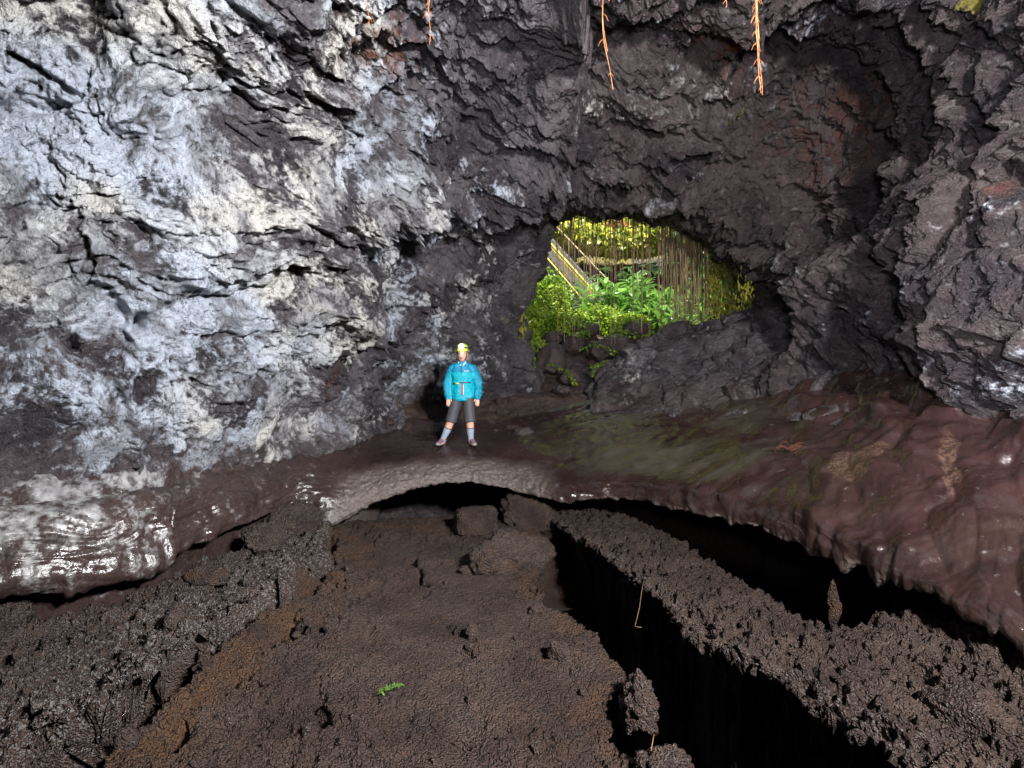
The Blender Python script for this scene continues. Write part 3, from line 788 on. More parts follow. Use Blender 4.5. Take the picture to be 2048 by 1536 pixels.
def mat_leaf(name, lo, hi_, trans=0.35, rough=0.35):
    n = NT(name)
    sh = n.attr('shade')
    c = n.mix(sh, lo, hi_)
    n.done(c, rough, None, 0.5)
    tr = n.t.nodes.new('ShaderNodeBsdfTranslucent'); n.t.links.new(c, tr.inputs[0])
    mx = n.t.nodes.new('ShaderNodeMixShader'); mx.inputs[0].default_value = trans
    n.t.links.new(n.b.outputs[0], mx.inputs[1]); n.t.links.new(tr.outputs[0], mx.inputs[2])
    n.t.links.new(mx.outputs[0], n.out.inputs[0])
    return n.m

def mat_plain(name, color, rough=0.6, bump=None, scale=30, var=0.0, **kw):
    n = NT(name)
    c = color
    if var:
        c = n.mix(n.ramp(n.noise(scale, 4, 0.65), 0.3, 0.7), tuple(x * (1 - var) for x in color), tuple(min(1, x * (1 + var)) for x in color))
    nm = n.bump(n.noise(scale, 4, 0.65), 0.6, bump) if bump else None
    return n.done(c, rough, nm, None, **kw)

M_SOIL, M_BOULDER = mat_soil(), mat_boulder()
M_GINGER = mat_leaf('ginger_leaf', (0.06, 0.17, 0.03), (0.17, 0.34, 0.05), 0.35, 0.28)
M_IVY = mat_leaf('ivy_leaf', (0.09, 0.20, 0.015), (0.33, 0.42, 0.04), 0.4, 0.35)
M_SUNNY = mat_leaf('sunlit_canopy_leaf', (0.18, 0.28, 0.02), (0.72, 0.66, 0.11), 0.55, 0.4)  # leaf colour brightened and yellowed, sunlight put into it
M_REDLEAF = mat_leaf('red_flower', (0.55, 0.16, 0.05), (0.70, 0.40, 0.18), 0.45, 0.45)
M_PALM = mat_leaf('palm_leaf', (0.05, 0.12, 0.04), (0.12, 0.22, 0.07), 0.3, 0.3)
M_MOSS = mat_leaf('hanging_moss', (0.11, 0.12, 0.012), (0.30, 0.28, 0.03), 0.3, 0.7)
M_STEM = mat_plain('plant_stem', (0.07, 0.12, 0.03), 0.5)
M_ROOT = mat_plain('aerial_root', (0.31, 0.21, 0.12), 0.7, var=0.4, scale=2.5)
M_FIREROOT = mat_plain('orange_root', (0.42, 0.16, 0.06), 0.55, var=0.3, scale=9)
M_RUSTROOT = mat_plain('rust_red_root', (0.10, 0.028, 0.014), 0.8)
M_STRAW = mat_plain('dry_straw', (0.26, 0.15, 0.06), 0.6)
M_CONC = mat_plain('mossy_concrete', (0.12, 0.105, 0.078), 0.85, 0.02, 6, 0.35)
M_YELLOW = mat_plain('yellow_rail_paint', (0.72, 0.52, 0.04), 0.4, var=0.12, scale=5)

# passage floor rises to the mouth and into the pit
y = np.concatenate([[11.0, 11.0], np.linspace(9.4, 14.5, 190), np.linspace(14.6, 40, 90)])
x = np.linspace(-1, 1, 260)
YY, XX = np.meshgrid(y, x, indexing='ij')
half = np.interp(YY, [9, 14, 16, 24, 40], [4.2, 4.2, 9, 17, 24]); cx0 = np.interp(YY, [9, 14, 40], [1.0, 1.9, 4])
XX = cx0 + XX * half
Q = np.stack([XX.ravel(), YY.ravel(), 0 * XX.ravel()], 1).astype(np.float32)
zz = np.interp(Q[:, 1], [9.3, 9.9, 11, 12.5, 14, 16, 20, 26, 40], [-1.10, -0.86, -0.28, 0.15, 0.80, 1.65, 2.35, 2.6, 2.8])
zz = zz + 0.10 * fbm(Q * 1.5, 4, seed=80) + 0.10 * (0.5 - worley(Q * np.array((3.2, 3.2, 1), np.float32), 20)[0]) + 0.025 * fbm(Q * 8, 3, seed=81)
zz[:260] = -3.8; zz[260:520] = -0.75
Qz = np.stack([Q[:, 0], Q[:, 1], CZ + zz], 1)
PASS = Qz
me = np_mesh('passage_ground', Qz, grid_faces(len(y), 260, flip=True), M_SOIL)
tag(obj('passage_ground', me), 'dark rubbly passage floor rising to the cave mouth', kind='structure')

# broken rock mound right of the passage
MN = [[(1130,800,12.2),(1165,785,11.6),(1180,795,10.9),(1172,820,10.3),(1165,860,9.6)],
      [(1200,760,12.2),(1195,758,11.3),(1205,780,10.6),(1195,815,9.9),(1190,860,9.3)],
      [(1280,700,12.2),(1262,692,11.4),(1262,735,10.7),(1250,798,9.9),(1245,850,9.2)],
      [(1350,690,12.2),(1340,662,11.3),(1345,715,10.4),(1345,790,9.4),(1345,845,8.6)],
      [(1430,680,12.2),(1425,640,11.1),(1435,705,10.0),(1440,785,9.0),(1440,845,8.2)],
      [(1510,670,12.0),(1500,630,10.8),(1515,700,9.5),(1520,780,8.5),(1520,845,7.7)],
      [(1600,660,11.2),(1590,605,10.0),(1605,690,8.8),(1610,780,7.7),(1610,850,7.0)],
      [(1720,640,10.0),(1690,570,9.0),(1700,690,7.8),(1700,790,6.9),(1700,860,6.3)]]
Mn = loft([[W(*q) for q in r_] for r_ in MN], seg_t([30, 34, 34, 34, 36, 36, 36]), seg_t([14, 40, 50, 30]))
ma, mb_ = Mn.shape[:2]
nm = grid_normals(Mn)
if nm[ma // 2, mb_ // 2, 1] > 0: nm = -nm
Pm = Mn.reshape(-1, 3).astype(np.float32); nm = nm.reshape(-1, 3)
wq = Pm + 0.25 * np.stack([fbm(Pm * 1.6, 2, seed=84), fbm(Pm * 1.6, 2, seed=85), fbm(Pm * 1.6, 2, seed=86)], 1)
f1, f2, fc = worley(wq * 2.1, 22)
dm = 0.16 * fbm(wq * 1.3, 3, seed=82) + 0.20 * (fc - 0.5) * sstep(0.0, 0.12, f2 - f1) - 0.10 * sstep(0.08, 0.0, f2 - f1) + 0.03 * fbm(Pm * 9, 4, 0.6, seed=83)
Pm2 = Pm + nm * dm[:, None]
um, vm = proj(Pm)
wetm = sstep(745, 790, vm)
me = np_mesh('rock_mound', Pm2, grid_faces(ma, mb_), M_CAVE,
             attrs={'white': 0.32 * np.exp(-(((um - 1270) / 40) ** 2 + ((vm - 735) / 45) ** 2)) + 0.12 + 0.25 * fbm(wq * 2, 4, seed=87), 'tone': np.clip(0.5 + fbm(wq * 2, 4, 0.6, seed=88), 0, 1),
                    'hue': np.full(len(Pm), 0.6), 'brown': 0.4 + 0.6 * wetm, 'rust': np.zeros(len(Pm)), 'moss': np.zeros(len(Pm))})
tag(obj('rock_mound', me), 'dark broken lava mound between glossy terrace and cave mouth', kind='structure')

# walls of the sunken pit outside
cols = [(-2.0, 15.2), (-5.5, 18.5), (-6.0, 25.0), (-1.5, 31.5), (5.5, 33.0), (12.0, 31.0), (14.0, 24.0), (10.5, 17.5), (6.6, 16.2)]
PN = []
for i, (px, py) in enumerate(cols):
    c = np.array((4.0, 23.0)); o = np.array((px, py)) - c; o /= np.linalg.norm(o)
    rr = 3.2 if 2 <= i <= 6 else 0.8
    PN.append([np.array((px + o[0] * k * rr, py + o[1] * k * rr, CZ + zz_)) for k, zz_ in ((0.6, 0.5), (0.95, 3.0), (0.9, 5.4), (0.05, 6.7), (0.0, 7.4), (0.35, 8.4), (1.6, 9.4), (3.5, 10.2))])
Pw = loft(PN, seg_t([20, 25, 40, 50, 50, 40, 30, 20]), seg_t([14, 14, 20, 12, 12, 12, 10]))
pa, pb = Pw.shape[:2]
npw = grid_normals(Pw).reshape(-1, 3); Pq = Pw.reshape(-1, 3).astype(np.float32)
Pq2 = Pq + npw * (1.5 * fbm(Pq * 0.4, 3, seed=90) + 0.35 * fbm(Pq * 1.8, 3, seed=91))[:, None]
zrel = Pq[:, 2] - CZ
me = np_mesh('pit_wall', Pq2, grid_faces(pa, pb), M_CAVE,
             attrs={'white': np.zeros(len(Pq)), 'tone': np.clip(0.5 + fbm(Pq, 4, seed=92), 0, 1), 'hue': np.full(len(Pq), 0.5), 'brown': np.full(len(Pq), 0.6),
                    'rust': np.zeros(len(Pq)), 'moss': np.clip(0.56 * sstep(5.9, 7.2, zrel) + 0.5 * fbm(Pq * 0.8, 3, seed=93), 0, 1)})
tag(obj('pit_wall', me), 'overhanging mossy rock wall of the sunken pit outside', kind='structure')

# ------------------------------------------------------------------ rocks
def rock_mesh(name, size, seed, mat, rough=0.10, facets=8, sub=5, moss=0.0, rust=0.15, coat=0.15, fine=0.02, boxy=0.0):
    bm = bmesh.new(); bmesh.ops.create_icosphere(bm, subdivisions=sub, radius=1.0)
    V = np.array([v_.co[:] for v_ in bm.verts], np.float32)
    Fq = np.array([[v_.index for v_ in f_.verts] for f_ in bm.faces], np.int32); bm.free()
    rs = np.random.default_rng(seed)
    if boxy:
        V = np.sign(V) * np.abs(V) ** (1 - boxy); V = (V / np.abs(V).max()).astype(np.float32)
    r = np.ones(len(V))
    for k in range(facets):
        nrm = rs.normal(size=3); nrm /= np.linalg.norm(nrm); lim = rs.uniform(0.62, 0.92)
        t = V @ nrm
        r = np.minimum(r, np.where(t > 1e-3, lim / np.maximum(t, 1e-3), 9))
    r = np.minimum(r, 1.05)
    V = V * r[:, None] * np.asarray(size, np.float32)
    Nv = V / (np.linalg.norm(V, axis=1, keepdims=True) + 1e-6)
    m = max(size); o = rs.uniform(-50, 50, 3).astype(np.float32)
    V = V + Nv * (m * rough * 1.6 * fbm(V / m * 1.7 + o, 4, 0.6, seed=seed) + fine * (0.5 - worley(V * (0.55 / fine) + o, seed)[0]) * 1.6 + fine * fbm(V * (0.9 / fine) + o, 3, seed=seed + 1))[:, None]
    n_ = len(V)
    tone = np.clip(0.5 + fbm(V / m * 2 + o, 4, seed=seed + 2), 0, 1)
    return np_mesh(name, V, Fq, mat, attrs={'rust': np.full(n_, rust) * sstep(-0.1, 0.2, fbm(V / m * 2.5 + o, 3, seed=seed + 3)), 'coat': np.full(n_, coat), 'tone': tone, 'moss': np.full(n_, moss)})

def rock(name, p, size, seed, label, cat='rock', group=None, mat=None, rz=0.0, rx=0.0, ry=0.0, **kw):
    o = obj(name, rock_mesh(name, size, seed, mat or M_AA, **kw))
    o.location = p; o.rotation_euler = (rx, ry, rz)
    return tag(o, label, cat, group)

def on_floor(u, v_, z=-2.0, dz=0.0):
    p = Wz(u, v_, z); return (p[0], p[1], ground_z(FLOOR, p[0], p[1]) + dz)

p = on_floor(955, 1062, -2.0)
rock('rock_block', (p[0], p[1], p[2] + 0.10), (0.30, 0.20, 0.22), 3, 'squarish grey brown rock block standing under the arch', facets=3, rough=0.07, rz=0.25, rust=0.1, coat=0.1, fine=0.025, boxy=0.62)
p = on_floor(1030, 1118, -1.95)
rock('lava_tongue', (p[0], p[1] + 0.05, p[2] + 0.10), (0.58, 0.30, 0.24), 5, 'rounded grey lava tongue ending beside the trench head', facets=4, rough=0.2, rz=0.75, ry=0.12, coat=0.3, rust=0.5, fine=0.045)
p = on_floor(1062, 1030, -1.9)
rock('lava_column', (p[0], p[1] + 0.12, p[2] + 0.02), (0.46, 0.40, 0.50), 8, 'lumpy brown lava buttress under the right end of the arch', facets=4, rough=0.22, coat=0.15, fine=0.05)
p = Wz(1278, 1395, -1.95)
rock('clinker_rock', (p[0], p[1], CZ - 2.02), (0.10, 0.13, 0.22), 9, 'knobbly grey clinker rock standing at the trench edge', facets=3, rough=0.16, coat=0.35, rz=0.4, fine=0.028)
p = Wz(1325, 1510, -1.95)
rock('clinker_rock', (p[0], p[1], CZ - 2.05), (0.16, 0.16, 0.14), 12, 'knobbly grey clinker rock at the bottom edge carrying a straw', facets=3, rough=0.16, coat=0.35, fine=0.028)
p = on_floor(942, 1325, -2.0)
rock('lava_stone', (p[0], p[1], p[2] + 0.0), (0.085, 0.06, 0.05), 14, 'small dark glinting stone lying on the middle slab', facets=6, rough=0.12, coat=0.2, sub=4, fine=0.012)
p = Wz(1935, 1395, -1.78)
rock('lava_crust', (p[0], p[1], ground_z(FLOOR, p[0], p[1]) - 0.02), (0.20, 0.30, 0.13), 16, 'tilted greenish grey lava crust on the right levee', facets=5, rough=0.10, coat=0.3, rust=0.1)
p = Wz(415, 1140, -1.8)
rock('lava_stone', (p[0], p[1], ground_z(FLOOR, p[0], p[1]) + 0.05), (0.26, 0.13, 0.09), 18, 'flat ochre topped stone beside the gutter under the left bench', facets=6, rough=0.1, rust=0.8, rz=-0.3, sub=4)
for i, (uu, vv, sx_, lb) in enumerate(((590, 1030, 0.30, 'lumpy clinker heap beside left foot of the arch'), (640, 1010, 0.24, 'pale brown clinker lump at the left foot of the arch'), (530, 1065, 0.22, 'dark clinker lump beside the broken left bench'))):
    p = Wz(uu, vv, -1.72)
    rock('clinker_rock', (p[0], p[1], ground_z(FLOOR, p[0], p[1]) + 0.05), (sx_ * 1.2, sx_, sx_ * 0.8), 30 + i, lb, facets=3, rough=0.2, coat=0.35, rust=0.1, fine=0.035)
p = Wz(1682, 1225, -1.9)
rock('orange_lit_pillar', (p[0], p[1] + 0.1, CZ - 1.88), (0.05, 0.05, 0.22), 40, 'orange brown rock spike rising from the dark gap under the right bench', facets=8, rough=0.1, rust=1.0, coat=0, sub=4)  # orange light on the spike painted as its own colour

BO = [(1105,712,12.6,0.36,0.34,0.42,'big dark rounded boulder at the left of the passage'), (1195,690,13.4,0.62,0.4,0.28,'broad mossy slab boulder in the middle of the passage'),
      (1150,680,14.0,0.34,0.3,0.25,'mossy boulder behind the big dark rounded one'), (1235,672,14.0,0.42,0.35,0.26,'dark boulder under the ginger leaves'),
      (1075,668,13.4,0.22,0.2,0.2,'small mossy boulder against the left mouth edge'), (1215,728,12.2,0.42,0.35,0.26,'dark overhung boulder draped with a yellow vine'),
      (1140,735,12.0,0.26,0.25,0.16,'low boulder in front of the big dark one'), (1170,655,15.0,0.4,0.35,0.24,'mossy boulder under the leafy mound'),
      (1110,650,14.6,0.3,0.3,0.2,'small boulder under the ivy mound'), (1205,752,11.6,0.3,0.25,0.16,'flat boulder at the foot of the rock mound'),
      (1270,655,15.0,0.4,0.35,0.24,'rightmost boulder below the ginger leaves'), (1125,765,11.3,0.24,0.2,0.10,'low red brown stone in the passage'),
      (1048,835,9.7,0.20,0.2,0.14,'grey loose block beside the trail on the terrace'), (975,872,9.35,0.15,0.14,0.09,'small brown stone behind the standing person')]
for i, (uu, vv, yy, a_, b_, c_, lb) in enumerate(BO):
    p = W(uu, vv, yy)
    zg = max(ground_z(PASS, p[0], p[1]), -9)
    mossy = 0.0 if i in (0, 11, 12, 13) else 1.0
    zc = p[2]
    rock('boulder', (p[0], p[1], min(zc, zg + c_ * 0.75) if i < 12 else zg + c_ * 0.3), (a_, b_, c_), 50 + i, lb, 'boulder', 'boulders in the passage', M_BOULDER, facets=7, rough=0.12, moss=mossy, sub=4, fine=0.03, rz=i * 1.3)

# ------------------------------------------------------------------ leaves
def leaf_strip(L, w, n=5, droop=0.5, fold=0.25):
    # a lanceolate blade along +x, drooping, folded at the midrib : verts (3 per section), quads
    V = []; Fq = []
    for i in range(n + 1):
        t = i / n
        hw = w * (math.sin(math.pi * min(1, t * 0.93 + 0.05)) ** 0.8) * (1 - 0.15 * t)
        if i == n: hw = 0.002
        x_ = L * t * (1 - 0.18 * droop * t); z_ = -droop * L * t * t * 0.6
        V += [(x_, -hw, z_ + fold * hw), (x_, 0, z_), (x_, hw, z_ + fold * hw)]
        if i:
            b_ = (i - 1) * 3
            Fq += [(b_, b_ + 1, b_ + 4, b_ + 3), (b_ + 1, b_ + 2, b_ + 5, b_ + 4)]
    return np.array(V, np.float32), np.array(Fq, np.int32)

def rotmats(yaw, pitch, roll):
    cy, sy, cp, sp, cr, sr = np.cos(yaw), np.sin(yaw), np.cos(pitch), np.sin(pitch), np.cos(roll), np.sin(roll)
    M = np.zeros((len(yaw), 3, 3), np.float32)
    M[:, 0, 0] = cy * cp; M[:, 0, 1] = cy * sp * sr - sy * cr; M[:, 0, 2] = cy * sp * cr + sy * sr
    M[:, 1, 0] = sy * cp; M[:, 1, 1] = sy * sp * sr + cy * cr; M[:, 1, 2] = sy * sp * cr - cy * sr
    M[:, 2, 0] = -sp; M[:, 2, 1] = cp * sr; M[:, 2, 2] = cp * cr
    return M

def scatter_leaves(name, base, C, yaw, pitch, roll, scale, shade, mat):
    V0, F0 = base
    M = rotmats(yaw, pitch, roll)
    V = np.einsum('nij,kj->nki', M, V0) * scale[:, None, None] + C[:, None, :]
    n, k = len(C), len(V0)
    Fq = (F0[None] + (np.arange(n) * k)[:, None, None]).reshape(-1, 4)
    return np_mesh(name, V.reshape(-1, 3), Fq, mat, attrs={'shade': np.repeat(shade, k)})

def shrub(name, p, rad, n, leafsize, mat, label, seed, group=None, cat='shrub', bias=(0, 0, 0), leafw=0.38, hang=0.0):
    rs = np.random.default_rng(seed)
    dirs = rs.normal(size=(n, 3)); dirs /= np.linalg.norm(dirs, axis=1, keepdims=True)
    rr = rs.uniform(0.35, 1.0, n) ** 0.5
    lum = 1 + 0.45 * fbm(dirs.astype(np.float32) * 2.2 + seed, 3, seed=seed)
    C = dirs * (rr * lum)[:, None] * np.asarray(rad)
    C = C[C[:, 2] > -0.75 * rad[2]]; m = len(C)
    t = empty(name, p)
    tag(t, label, cat, group)
    gap = fbm((C / max(rad) * 3).astype(np.float32) + seed, 2, seed=seed + 5) > -0.22
    C = C[gap]; m = len(C)
    sh = np.clip(0.45 + 0.5 * rs.normal(size=m) * 0.5 + 0.7 * fbm((C * 2).astype(np.float32), 2, seed=seed + 1), 0, 1)
    me = scatter_leaves('foliage', leaf_strip(1.0, leafw, 2, 0.5, 0.2), C.astype(np.float32), rs.uniform(0, 6.28, m), rs.normal(0.25 + hang, 0.5, m), rs.normal(0, 0.5, m), (leafsize * rs.uniform(0.6, 1.3, m)), sh, mat)
    obj('foliage', me, t)
    b_ = MB()
    for k in range(5):
        a_ = rs.uniform(0, 6.28); e = Vector((math.cos(a_) * rad[0] * 0.6, math.sin(a_) * rad[1] * 0.6, rad[2] * 0.5))
        b_.tube([(0, 0, -rad[2] * 0.9), e * 0.4 + Vector((0, 0, -0.2 * rad[2])), e], [0.03, 0.02, 0.008], 5)
    b_.build('branches', M_STEM, t)
    return t

def ground_any(p): return ground_z(PASS, p[0], p[1])

IV = 'ivy covered mounds left of the stairs'
shrub('ivy_mound', W(1088,605,15.2), (0.75,0.6,0.95), 3600, 0.105, M_IVY, 'tall sunlit ivy mound at the left edge of the mouth', 101, IV)
shrub('ivy_mound', W(1135,655,15.0), (0.75,0.6,0.45), 2200, 0.10, M_IVY, 'low ivy mound right of the tall sunlit one', 102, IV)
shrub('ivy_mound', W(1062,650,14.2), (0.30,0.4,0.5), 1300, 0.10, M_IVY, 'narrow ivy strip hugging the left mouth edge', 103, IV)
shrub('ivy_mound', W(1195,640,15.6), (0.75,0.5,0.45), 2200, 0.11, M_IVY, 'leafy low mound below the middle of the stairs', 104, IV)
shrub('ivy_mound', W(1255,655,15.2), (0.7,0.5,0.4), 2000, 0.12, M_IVY, 'leafy low mound in front of the ginger clump', 105, IV)
shrub('ivy_mound', W(1075,705,13.2), (0.30,0.3,0.35), 900, 0.075, M_IVY, 'small creeper patch above the big dark boulder', 106, IV)

def ginger(name, seed):
    rs = np.random.default_rng(seed)
    C, ya, pi_, sc = [], [], [], []
    st = MB()
    for k in range(7):
        a_ = rs.uniform(0, 6.28); h = rs.uniform(0.9, 1.5); lean = rs.uniform(0.1, 0.42)
        b0 = np.array((math.cos(a_) * 0.18, math.sin(a_) * 0.18, 0))
        tip = b0 + np.array((math.cos(a_) * lean * h, math.sin(a_) * lean * h, h))
        midp = (b0 + tip) / 2 + np.array((0, 0, 0.08))
        st.tube([b0 - np.array((0, 0, 0.4)), midp, tip], [0.016, 0.013, 0.006], 5)
        nl = 9; az = rs.uniform(0, 6.28)
        for i in range(nl):
            t = 0.25 + 0.75 * i / (nl - 1)
            C.append(b0 * (1 - t) ** 2 + 2 * midp * t * (1 - t) + tip * t * t)
            ya.append(az + (i % 2) * math.pi + rs.normal(0, 0.3)); pi_.append(-0.55 - 0.5 * t + rs.normal(0, 0.2)); sc.append(rs.uniform(0.75, 1.15) * (0.75 if i == nl - 1 else 1))
    m = len(C)
    me = scatter_leaves('leaves', leaf_strip(0.62, 0.085, 5, 0.9, 0.35), np.array(C, np.float32), np.array(ya), np.array(pi_), rs.normal(0, 0.25, m), np.array(sc), np.clip(rs.normal(0.5, 0.42, m), 0, 1), M_GINGER)
    return me, st

gproto = [ginger('ginger', 200 + k) for k in range(4)]
gst = []
for me_, st in gproto:
    mm = bpy.data.meshes.new('stems'); mm.from_pydata(st.v, [], st.f); mm.materials.append(M_STEM); gst.append(mm)
GI = []
rs = np.random.default_rng(5)
for uu, vv, yy in ((1215,600,17.6),(1250,590,18),(1290,575,18.4),(1320,590,17.6),(1345,610,17),(1240,620,16.8),(1275,615,16.8),(1310,630,16.4),(1200,625,17),(1265,570,19.5),(1300,600,17.2),(1335,640,16),(1360,650,15.6),(1380,640,16),(1225,650,16.2),(1285,650,15.9),(1235,598,19),(1350,595,18.4),(1395,655,15.4),(1185,615,19),(1150,625,18.5),(1310,585,19.6),(1255,600,17.4),(1330,615,16.6)):
    GI.append((uu, vv, yy))
for i, (uu, vv, yy) in enumerate(GI):
    p = W(uu, vv, yy)
    s_ = rs.uniform(0.85, 1.2)
    o = empty('ginger_plant', (p[0], p[1], p[2] - 1.15 * s_), rs.uniform(0, 6.28)); o.scale = (s_, s_, s_)
    tag(o, 'leafy ginger plant in the green clump at the foot of the stairs', 'plant', 'ginger clump at the foot of the stairs')
    obj('leaves', gproto[i % 4][0], o); obj('stems', gst[i % 4], o)

def fan_palm(p, s_, label, seed):
    rs = np.random.default_rng(seed)
    t = empty('fan_palm', p); tag(t, label, 'palm', 'small fan palms in the pit')
    tr = MB(); tr.tube([(0, 0, -1.8 * s_), (0.03, 0, -0.6 * s_), (0, 0, 0)], [0.03, 0.025, 0.02], 6); tr.build('trunk', M_STEM, t)
    C, ya, pi_, ro = [], [], [], []
    for k in range(11):
        az = rs.uniform(0, 6.28); el = rs.uniform(-0.1, 1.0); d_ = np.array((math.cos(az) * math.cos(el), math.sin(az) * math.cos(el), math.sin(el))) * 0.38 * s_
        for j in range(9):
            C.append(d_); ya.append(az + (j - 4) * 0.26); pi_.append(-el * 0.7 + rs.normal(0, 0.1)); ro.append(rs.normal(0, 0.3))
    m = len(C)
    me = scatter_leaves('fronds', leaf_strip(0.40 * s_, 0.022 * s_, 4, 0.8, 0.3), np.array(C, np.float32), np.array(ya), np.array(pi_), np.array(ro), rs.uniform(0.8, 1.1, m), np.clip(rs.normal(0.5, 0.3, m), 0, 1), M_PALM)
    obj('fronds', me, t)
fan_palm(W(1275,545,18.2), 1.0, 'fan palm rising from the middle of the ginger clump', 301)
fan_palm(W(1195,558,21.5), 1.0, 'fan palm beside the lower stair rail', 302)
fan_palm(W(1135,585,19.0), 0.9, 'fan palm under the stair flight', 303)
fan_palm(W(1350,540,19.5), 1.1, 'pale fan palm behind the curtain of roots', 304)
fan_palm(W(1165,610,17.8), 0.7, 'low fan palm between ivy mound and stair foot', 305)

# sunlit growth on and above the overhanging ledge
CA = [(1100,455,30,'leftmost sunlit bush above the stair head'),(1150,470,31.5,'sunlit bush on the ledge over the stair rail'),(1195,480,30.6,'sunlit bush on the left part of the ledge'),(1240,486,30.8,'sunlit bush on the middle of the ledge'),
      (1285,482,30.6,'sunlit bush on the right part of the ledge'),(1330,470,30.2,'rightmost sunlit bush on the ledge'),(1125,425,33,'yellow green bush high at the left above the ledge'),(1175,430,34,'yellow green bush high above the stairs'),
      (1225,438,33.5,'yellow green bush with red blossom high above the ledge'),(1280,435,34,'yellow green bush high above the middle ledge'),(1330,430,33,'yellow green bush high above the right ledge'),(1385,430,31,'yellow green bush high at the right of the mouth'),
      (1385,490,27,'green bush behind the curtain of roots'),(1420,560,24,'shaded bush at the right behind the curtain of roots'),(1060,440,30,'bush hidden behind the left mouth edge'),(1400,620,20,'shaded bush low behind the roots')]
for i, (uu, vv, yy, lb) in enumerate(CA):
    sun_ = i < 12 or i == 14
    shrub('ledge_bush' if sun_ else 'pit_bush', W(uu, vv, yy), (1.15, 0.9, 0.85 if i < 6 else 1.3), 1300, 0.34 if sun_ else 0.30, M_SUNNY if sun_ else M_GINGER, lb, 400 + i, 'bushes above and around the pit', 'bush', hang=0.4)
shrub('red_blossom', W(1235,447,32.2), (0.9, 0.5, 0.4), 80, 0.17, M_REDLEAF, 'spray of orange red blossom at the top of the mouth', 450, None, 'blossom')
# tall trees closing the pit rim, crowns enlarged to keep sky out of terrace reflections
for i, (xx, yy) in enumerate(((-3.5, 38), (0.5, 40), (4.5, 39), (8.5, 40), (12.5, 38))):
    t = empty('pit_tree', (xx, yy, CZ + 9.0)); tag(t, ('leftmost', 'second from left', 'middle', 'second from right', 'rightmost')[i] + ' tall broad leaved tree behind the pit rim', 'tree', 'trees behind the pit rim')
    rs_ = np.random.default_rng(600 + i)
    m = 3200
    dirs = rs_.normal(size=(m, 3)); dirs /= np.linalg.norm(dirs, axis=1, keepdims=True)
    C = (dirs * (rs_.uniform(0.4, 1, m) ** 0.5 * (1 + 0.4 * fbm(dirs.astype(np.float32) * 2 + i, 3, seed=i)))[:, None] * np.array((4.6, 3.6, 8.0)) + np.array((0, 0, 8.0))).astype(np.float32)
    obj('crown', scatter_leaves('crown', leaf_strip(1, 0.36, 2, 0.5, 0.2), C, rs_.uniform(0, 6.28, m), rs_.normal(0.4, 0.5, m), rs_.normal(0, 0.5, m), 0.85 * rs_.uniform(0.6, 1.3, m), np.clip(rs_.normal(0.5, 0.3, m), 0, 1), M_SUNNY), t)
    b_ = MB(); b_.tube([(0, 0, -1.5), (0.1, 0, 3.0), (0.2, 0.1, 9.5)], [0.35, 0.28, 0.12], 8); b_.build('trunk', M_ROOT, t)

# ------------------------------------------------------------------ stairs
st0, st1 = W(1078,470,27.5), W(1215,625,22.5)
dv = Vector(st1 - st0); hd = Vector((dv.x, dv.y, 0)); run = hd.length; hd.normalize(); sidev = Vector((-hd.y, hd.x, 0))
if sidev.y > 0: sidev = -sidev        # toward the camera side
stair = empty('concrete_stairs', tuple(st1)); tag(stair, 'weathered concrete stair flight with yellow handrails going down into the pit', 'stairs')
def sp(k, off, up): return Vector(st0) + dv * k + sidev * off + Vector((0, 0, up)) - Vector(st1)
def slab(nm_, off, w_, up0, up1, mat):
    m = MB(); vs_ = [sp(k, o_, u_) for k in (0, 1) for o_ in (off, off + w_) for u_ in (up0, up1)]
    m.add(vs_, [(0, 1, 3, 2), (4, 6, 7, 5), (0, 4, 5, 1), (2, 3, 7, 6), (1, 5, 7, 3), (0, 2, 6, 4)]); return m.build(nm_, mat, stair, False)
slab('stringer', 0.6, 0.14, -0.75, 0.0, M_CONC); slab('stringer', -0.74, 0.14, -0.75, 0.0, M_CONC)
ns = 18
for k in range(ns):
    m = MB(); c = sp((k + 0.5) / ns, 0, -0.12 - 0.0)
    m.box(c, (run / ns * 1.05, 1.19, 0.20), Matrix.Rotation(math.atan2(hd.y, hd.x), 3, 'Z')); m.build('step', M_CONC, stair, False)
for off in (0.67, -0.67):
    for up in ((0.80, 0.64) if off > 0 else (0.80,)):
        m = MB(); m.tube([sp(-0.05, off, up), sp(0.5, off, up), sp(1.0, off, up)], 0.034, 8); m.build('handrail', M_YELLOW if off > 0 else M_ROOT, stair)
    for k in (0.02, 0.30, 0.62, 0.96):
        m = MB(); m.tube([sp(k, off, -0.1), sp(k, off, 0.4), sp(k, off, 0.82)], 0.028, 8); m.build('post', M_YELLOW if off > 0 else M_ROOT, stair)
m = MB(); m.tube([sp(0, 0.745, 0.02), sp(1, 0.745, 0.02)], 0.03, 6); m.build('edge_rail', M_YELLOW, stair)

# ------------------------------------------------------------------ roots
def root_mesh(L, seed, r0=0.008, wob=0.03, n=8, sides=4):
    rs = np.random.default_rng(seed); m = MB()
    x_, y_ = 0.0, 0.0; path = [(0, 0, 0.25)]; 
    for i in range(1, n + 1):
        x_ += rs.normal(0, wob * L / n); y_ += rs.normal(0, wob * L / n); path.append((x_, y_, -L * i / n))
    m.tube(path, [r0 * (1 - 0.6 * i / n) for i in range(n + 1)], sides)
    me = bpy.data.meshes.new('hanging_root'); me.from_pydata(m.v, [], m.f); me.polygons.foreach_set('use_smooth', [True] * len(me.polygons)); me.materials.append(M_ROOT)
    return me
rp = [root_mesh(1.0, 700 + k, 0.011, 0.10) for k in range(12)]
rs = np.random.default_rng(77)
def ceil_v(u_): return np.interp(u_, [1090, 1130, 1200, 1290, 1392, 1448, 1490], [480, 442, 432, 442, 464, 525, 590])
nroot = 0
